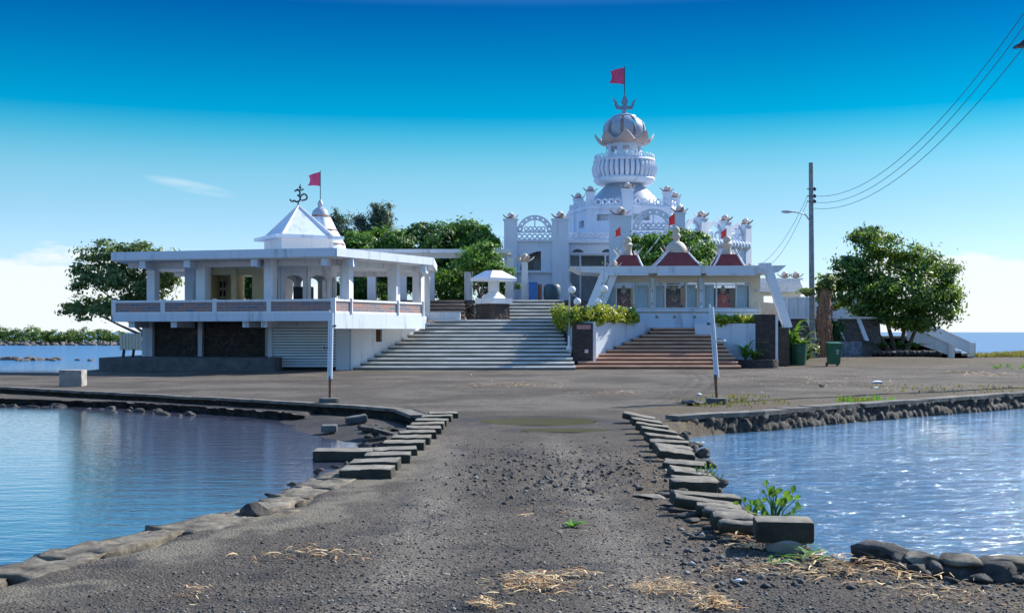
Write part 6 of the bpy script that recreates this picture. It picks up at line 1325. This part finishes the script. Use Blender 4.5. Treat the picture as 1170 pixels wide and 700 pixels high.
# ================================================================ dry litter
def litter(name, label, px, py, wpx, hpx, n, L_, sd, mat='straw', z=0.0, cat='dry straw', stick=0, dense=1.6):
    q = random.Random(sd); mb = MB(); cx, cy = G(px, py, z); x0, y0 = G(px-wpx/2, py+hpx/2, z); x1, y1 = G(px+wpx/2, py-hpx/2, z); ax = wpx/2/FPX*cy; ay = abs(y1-y0)/2
    for i in range(n):
        u, v = q.gauss(0, .42), q.gauss(0, .42); x = cx+ax*u; y = cy+ay*v; zg = hz(x, y) if n < 30 else hz_cached(x, y); a = q.gauss(0, .7) if q.random() < .7 else q.uniform(0, 3.14); l_ = L_*q.uniform(.3, 1.2); w = l_*q.uniform(.02, .07); lift = .006+abs(q.gauss(0, .022))*max(0, 1-abs(u)-abs(v)*.5)*dense
        d = Vector((math.cos(a), math.sin(a), 0)); s = Vector((-d.y, d.x, q.uniform(-.5, .5)))*w; P = []; bend = q.uniform(-.3, .3)*l_
        for j in range(4):
            t = j/3-.5; p = Vector((x, y, zg+lift+.012))+d*l_*t+Vector((-d.y, d.x, 0))*bend*t*t+Vector((0, 0, (.03+.10*q.random())*l_*(1-4*t*t)+q.uniform(-.003, .01))); ww = 1-1.2*abs(t); P += [p-s*ww, p+s*ww]
        mb.add(P, [(0, 1, 3, 2), (2, 3, 5, 4), (4, 5, 7, 6)])
    return tag(mb.build(name, M[mat]), label, cat, kind='stuff')
litter('straw', 'pale straw drifts on the left side of the near causeway', 350, 637, 150, 18, 90, .13, 1)
litter('straw', 'golden straw heap at the lower middle of the causeway', 610, 670, 130, 26, 340, .10, 2)
litter('straw', 'thin line of straw above the golden heap', 655, 658, 90, 6, 60, .12, 3)
litter('straw', 'heap of dry brown leaf litter right of the golden heap', 760, 674, 110, 22, 420, .075, 4)
litter('straw', 'reddish-brown leaf litter at the lower edge', 815, 692, 60, 18, 160, .12, 5)
litter('straw', 'small straw wisp at the bottom edge', 552, 695, 50, 9, 60, .12, 6)
litter('straw', 'faint straw and brown leaves near the lower left', 218, 680, 50, 22, 70, .07, 7)
litter('straw', 'dry stalks heaped in front of the large kerb block', 845, 622, 50, 26, 60, .2, 8)
litter('straw', 'band of dry debris above the leaf litter', 860, 655, 170, 14, 200, .08, 9)
litter('straw', 'brown debris spread along the lower right shore', 1000, 652, 220, 40, 330, .14, 10)
litter('straw', 'dry stalks tangled on the lower right bank', 965, 625, 110, 30, 150, .22, 11)
litter('straw', 'brown debris in the lower right corner', 1070, 685, 170, 30, 180, .08, 12)
litter('straw', 'orange-brown litter strewn across the plaza before the stairs', 585, 440, 130, 8, 700, .12, 13, dense=.4)
litter('straw', 'thin brown litter line on the plaza right of the puddle', 700, 449, 110, 5, 260, .12, 14, dense=.4)
litter('straw', 'pale debris scattered on the right bank of the plaza', 930, 436, 260, 24, 500, .16, 15, dense=.5)
litter('straw', 'pale rubbish on the far right of the plaza', 1130, 428, 110, 10, 180, .3, 16, dense=.5)
litter('straw', 'tiny straw scrap on the causeway left of the sprout', 600, 593, 24, 4, 10, .14, 17)
litter('green_debris', 'fresh green stalks lying among the debris near the large kerb block', 930, 640, 110, 26, 34, .22, 18, mat='leaf_bright')
litter('leaf_debris', 'dark and green leaf scraps on the lower right bank', 1000, 615, 130, 18, 160, .14, 19, mat='leaf_olive')
litter('straw', 'scattered flecks of straw all over the near causeway', 560, 600, 560, 200, 160, .06, 20, dense=.1)
# white scraps and pebbles
for i, (px, py, s, lab) in enumerate(((843, 667, .045, 'smooth white pebble lying above the brown leaf litter'), (538, 428.5, .09, 'small white scrap on the plaza at the foot of the grey stairs'), (800, 452, .16, 'flat white scrap left of the rust-footed stub post'), (1003, 438, .35, 'long flat white slab fragment on the right bank'), (870, 449, .09, 'white pebble on the right bank beside the weeds'), (1000, 437.5+6, .2, 'thin pale stone shard on the right bank'))):
    x, Y = G(px, py); m = MB(); m.rock((x, Y, hz(x, Y)+.02), (s*1.5, s, s*.45+.02), 4000+i); tag(m.build('white_stone', M['white'], smooth='full'), lab, 'stone')
xs = nr.uniform(1.3, 6.5, 1400); ys = nr.uniform(7.9, 10.4, 1400); k = sdf(xs, ys, LAND) > .15; tag(scatter_rocks('shore_shingle', xs[k], ys[k], .012+.03*nr.rand(int(k.sum()))**2, M['pebble']), 'loose stones on the lower right shore', 'stones', kind='stuff')
xs = nr.normal(.75, .9, 1100); ys = nr.normal(14.6, 1.4, 1100); k = (np.abs(xs-.6) < 1.6); tag(scatter_rocks('clods', xs[k], ys[k], .010+.026*nr.rand(int(k.sum()))**2, M['pebble']), 'dark clods churned up in the middle of the causeway', 'clods', kind='stuff')
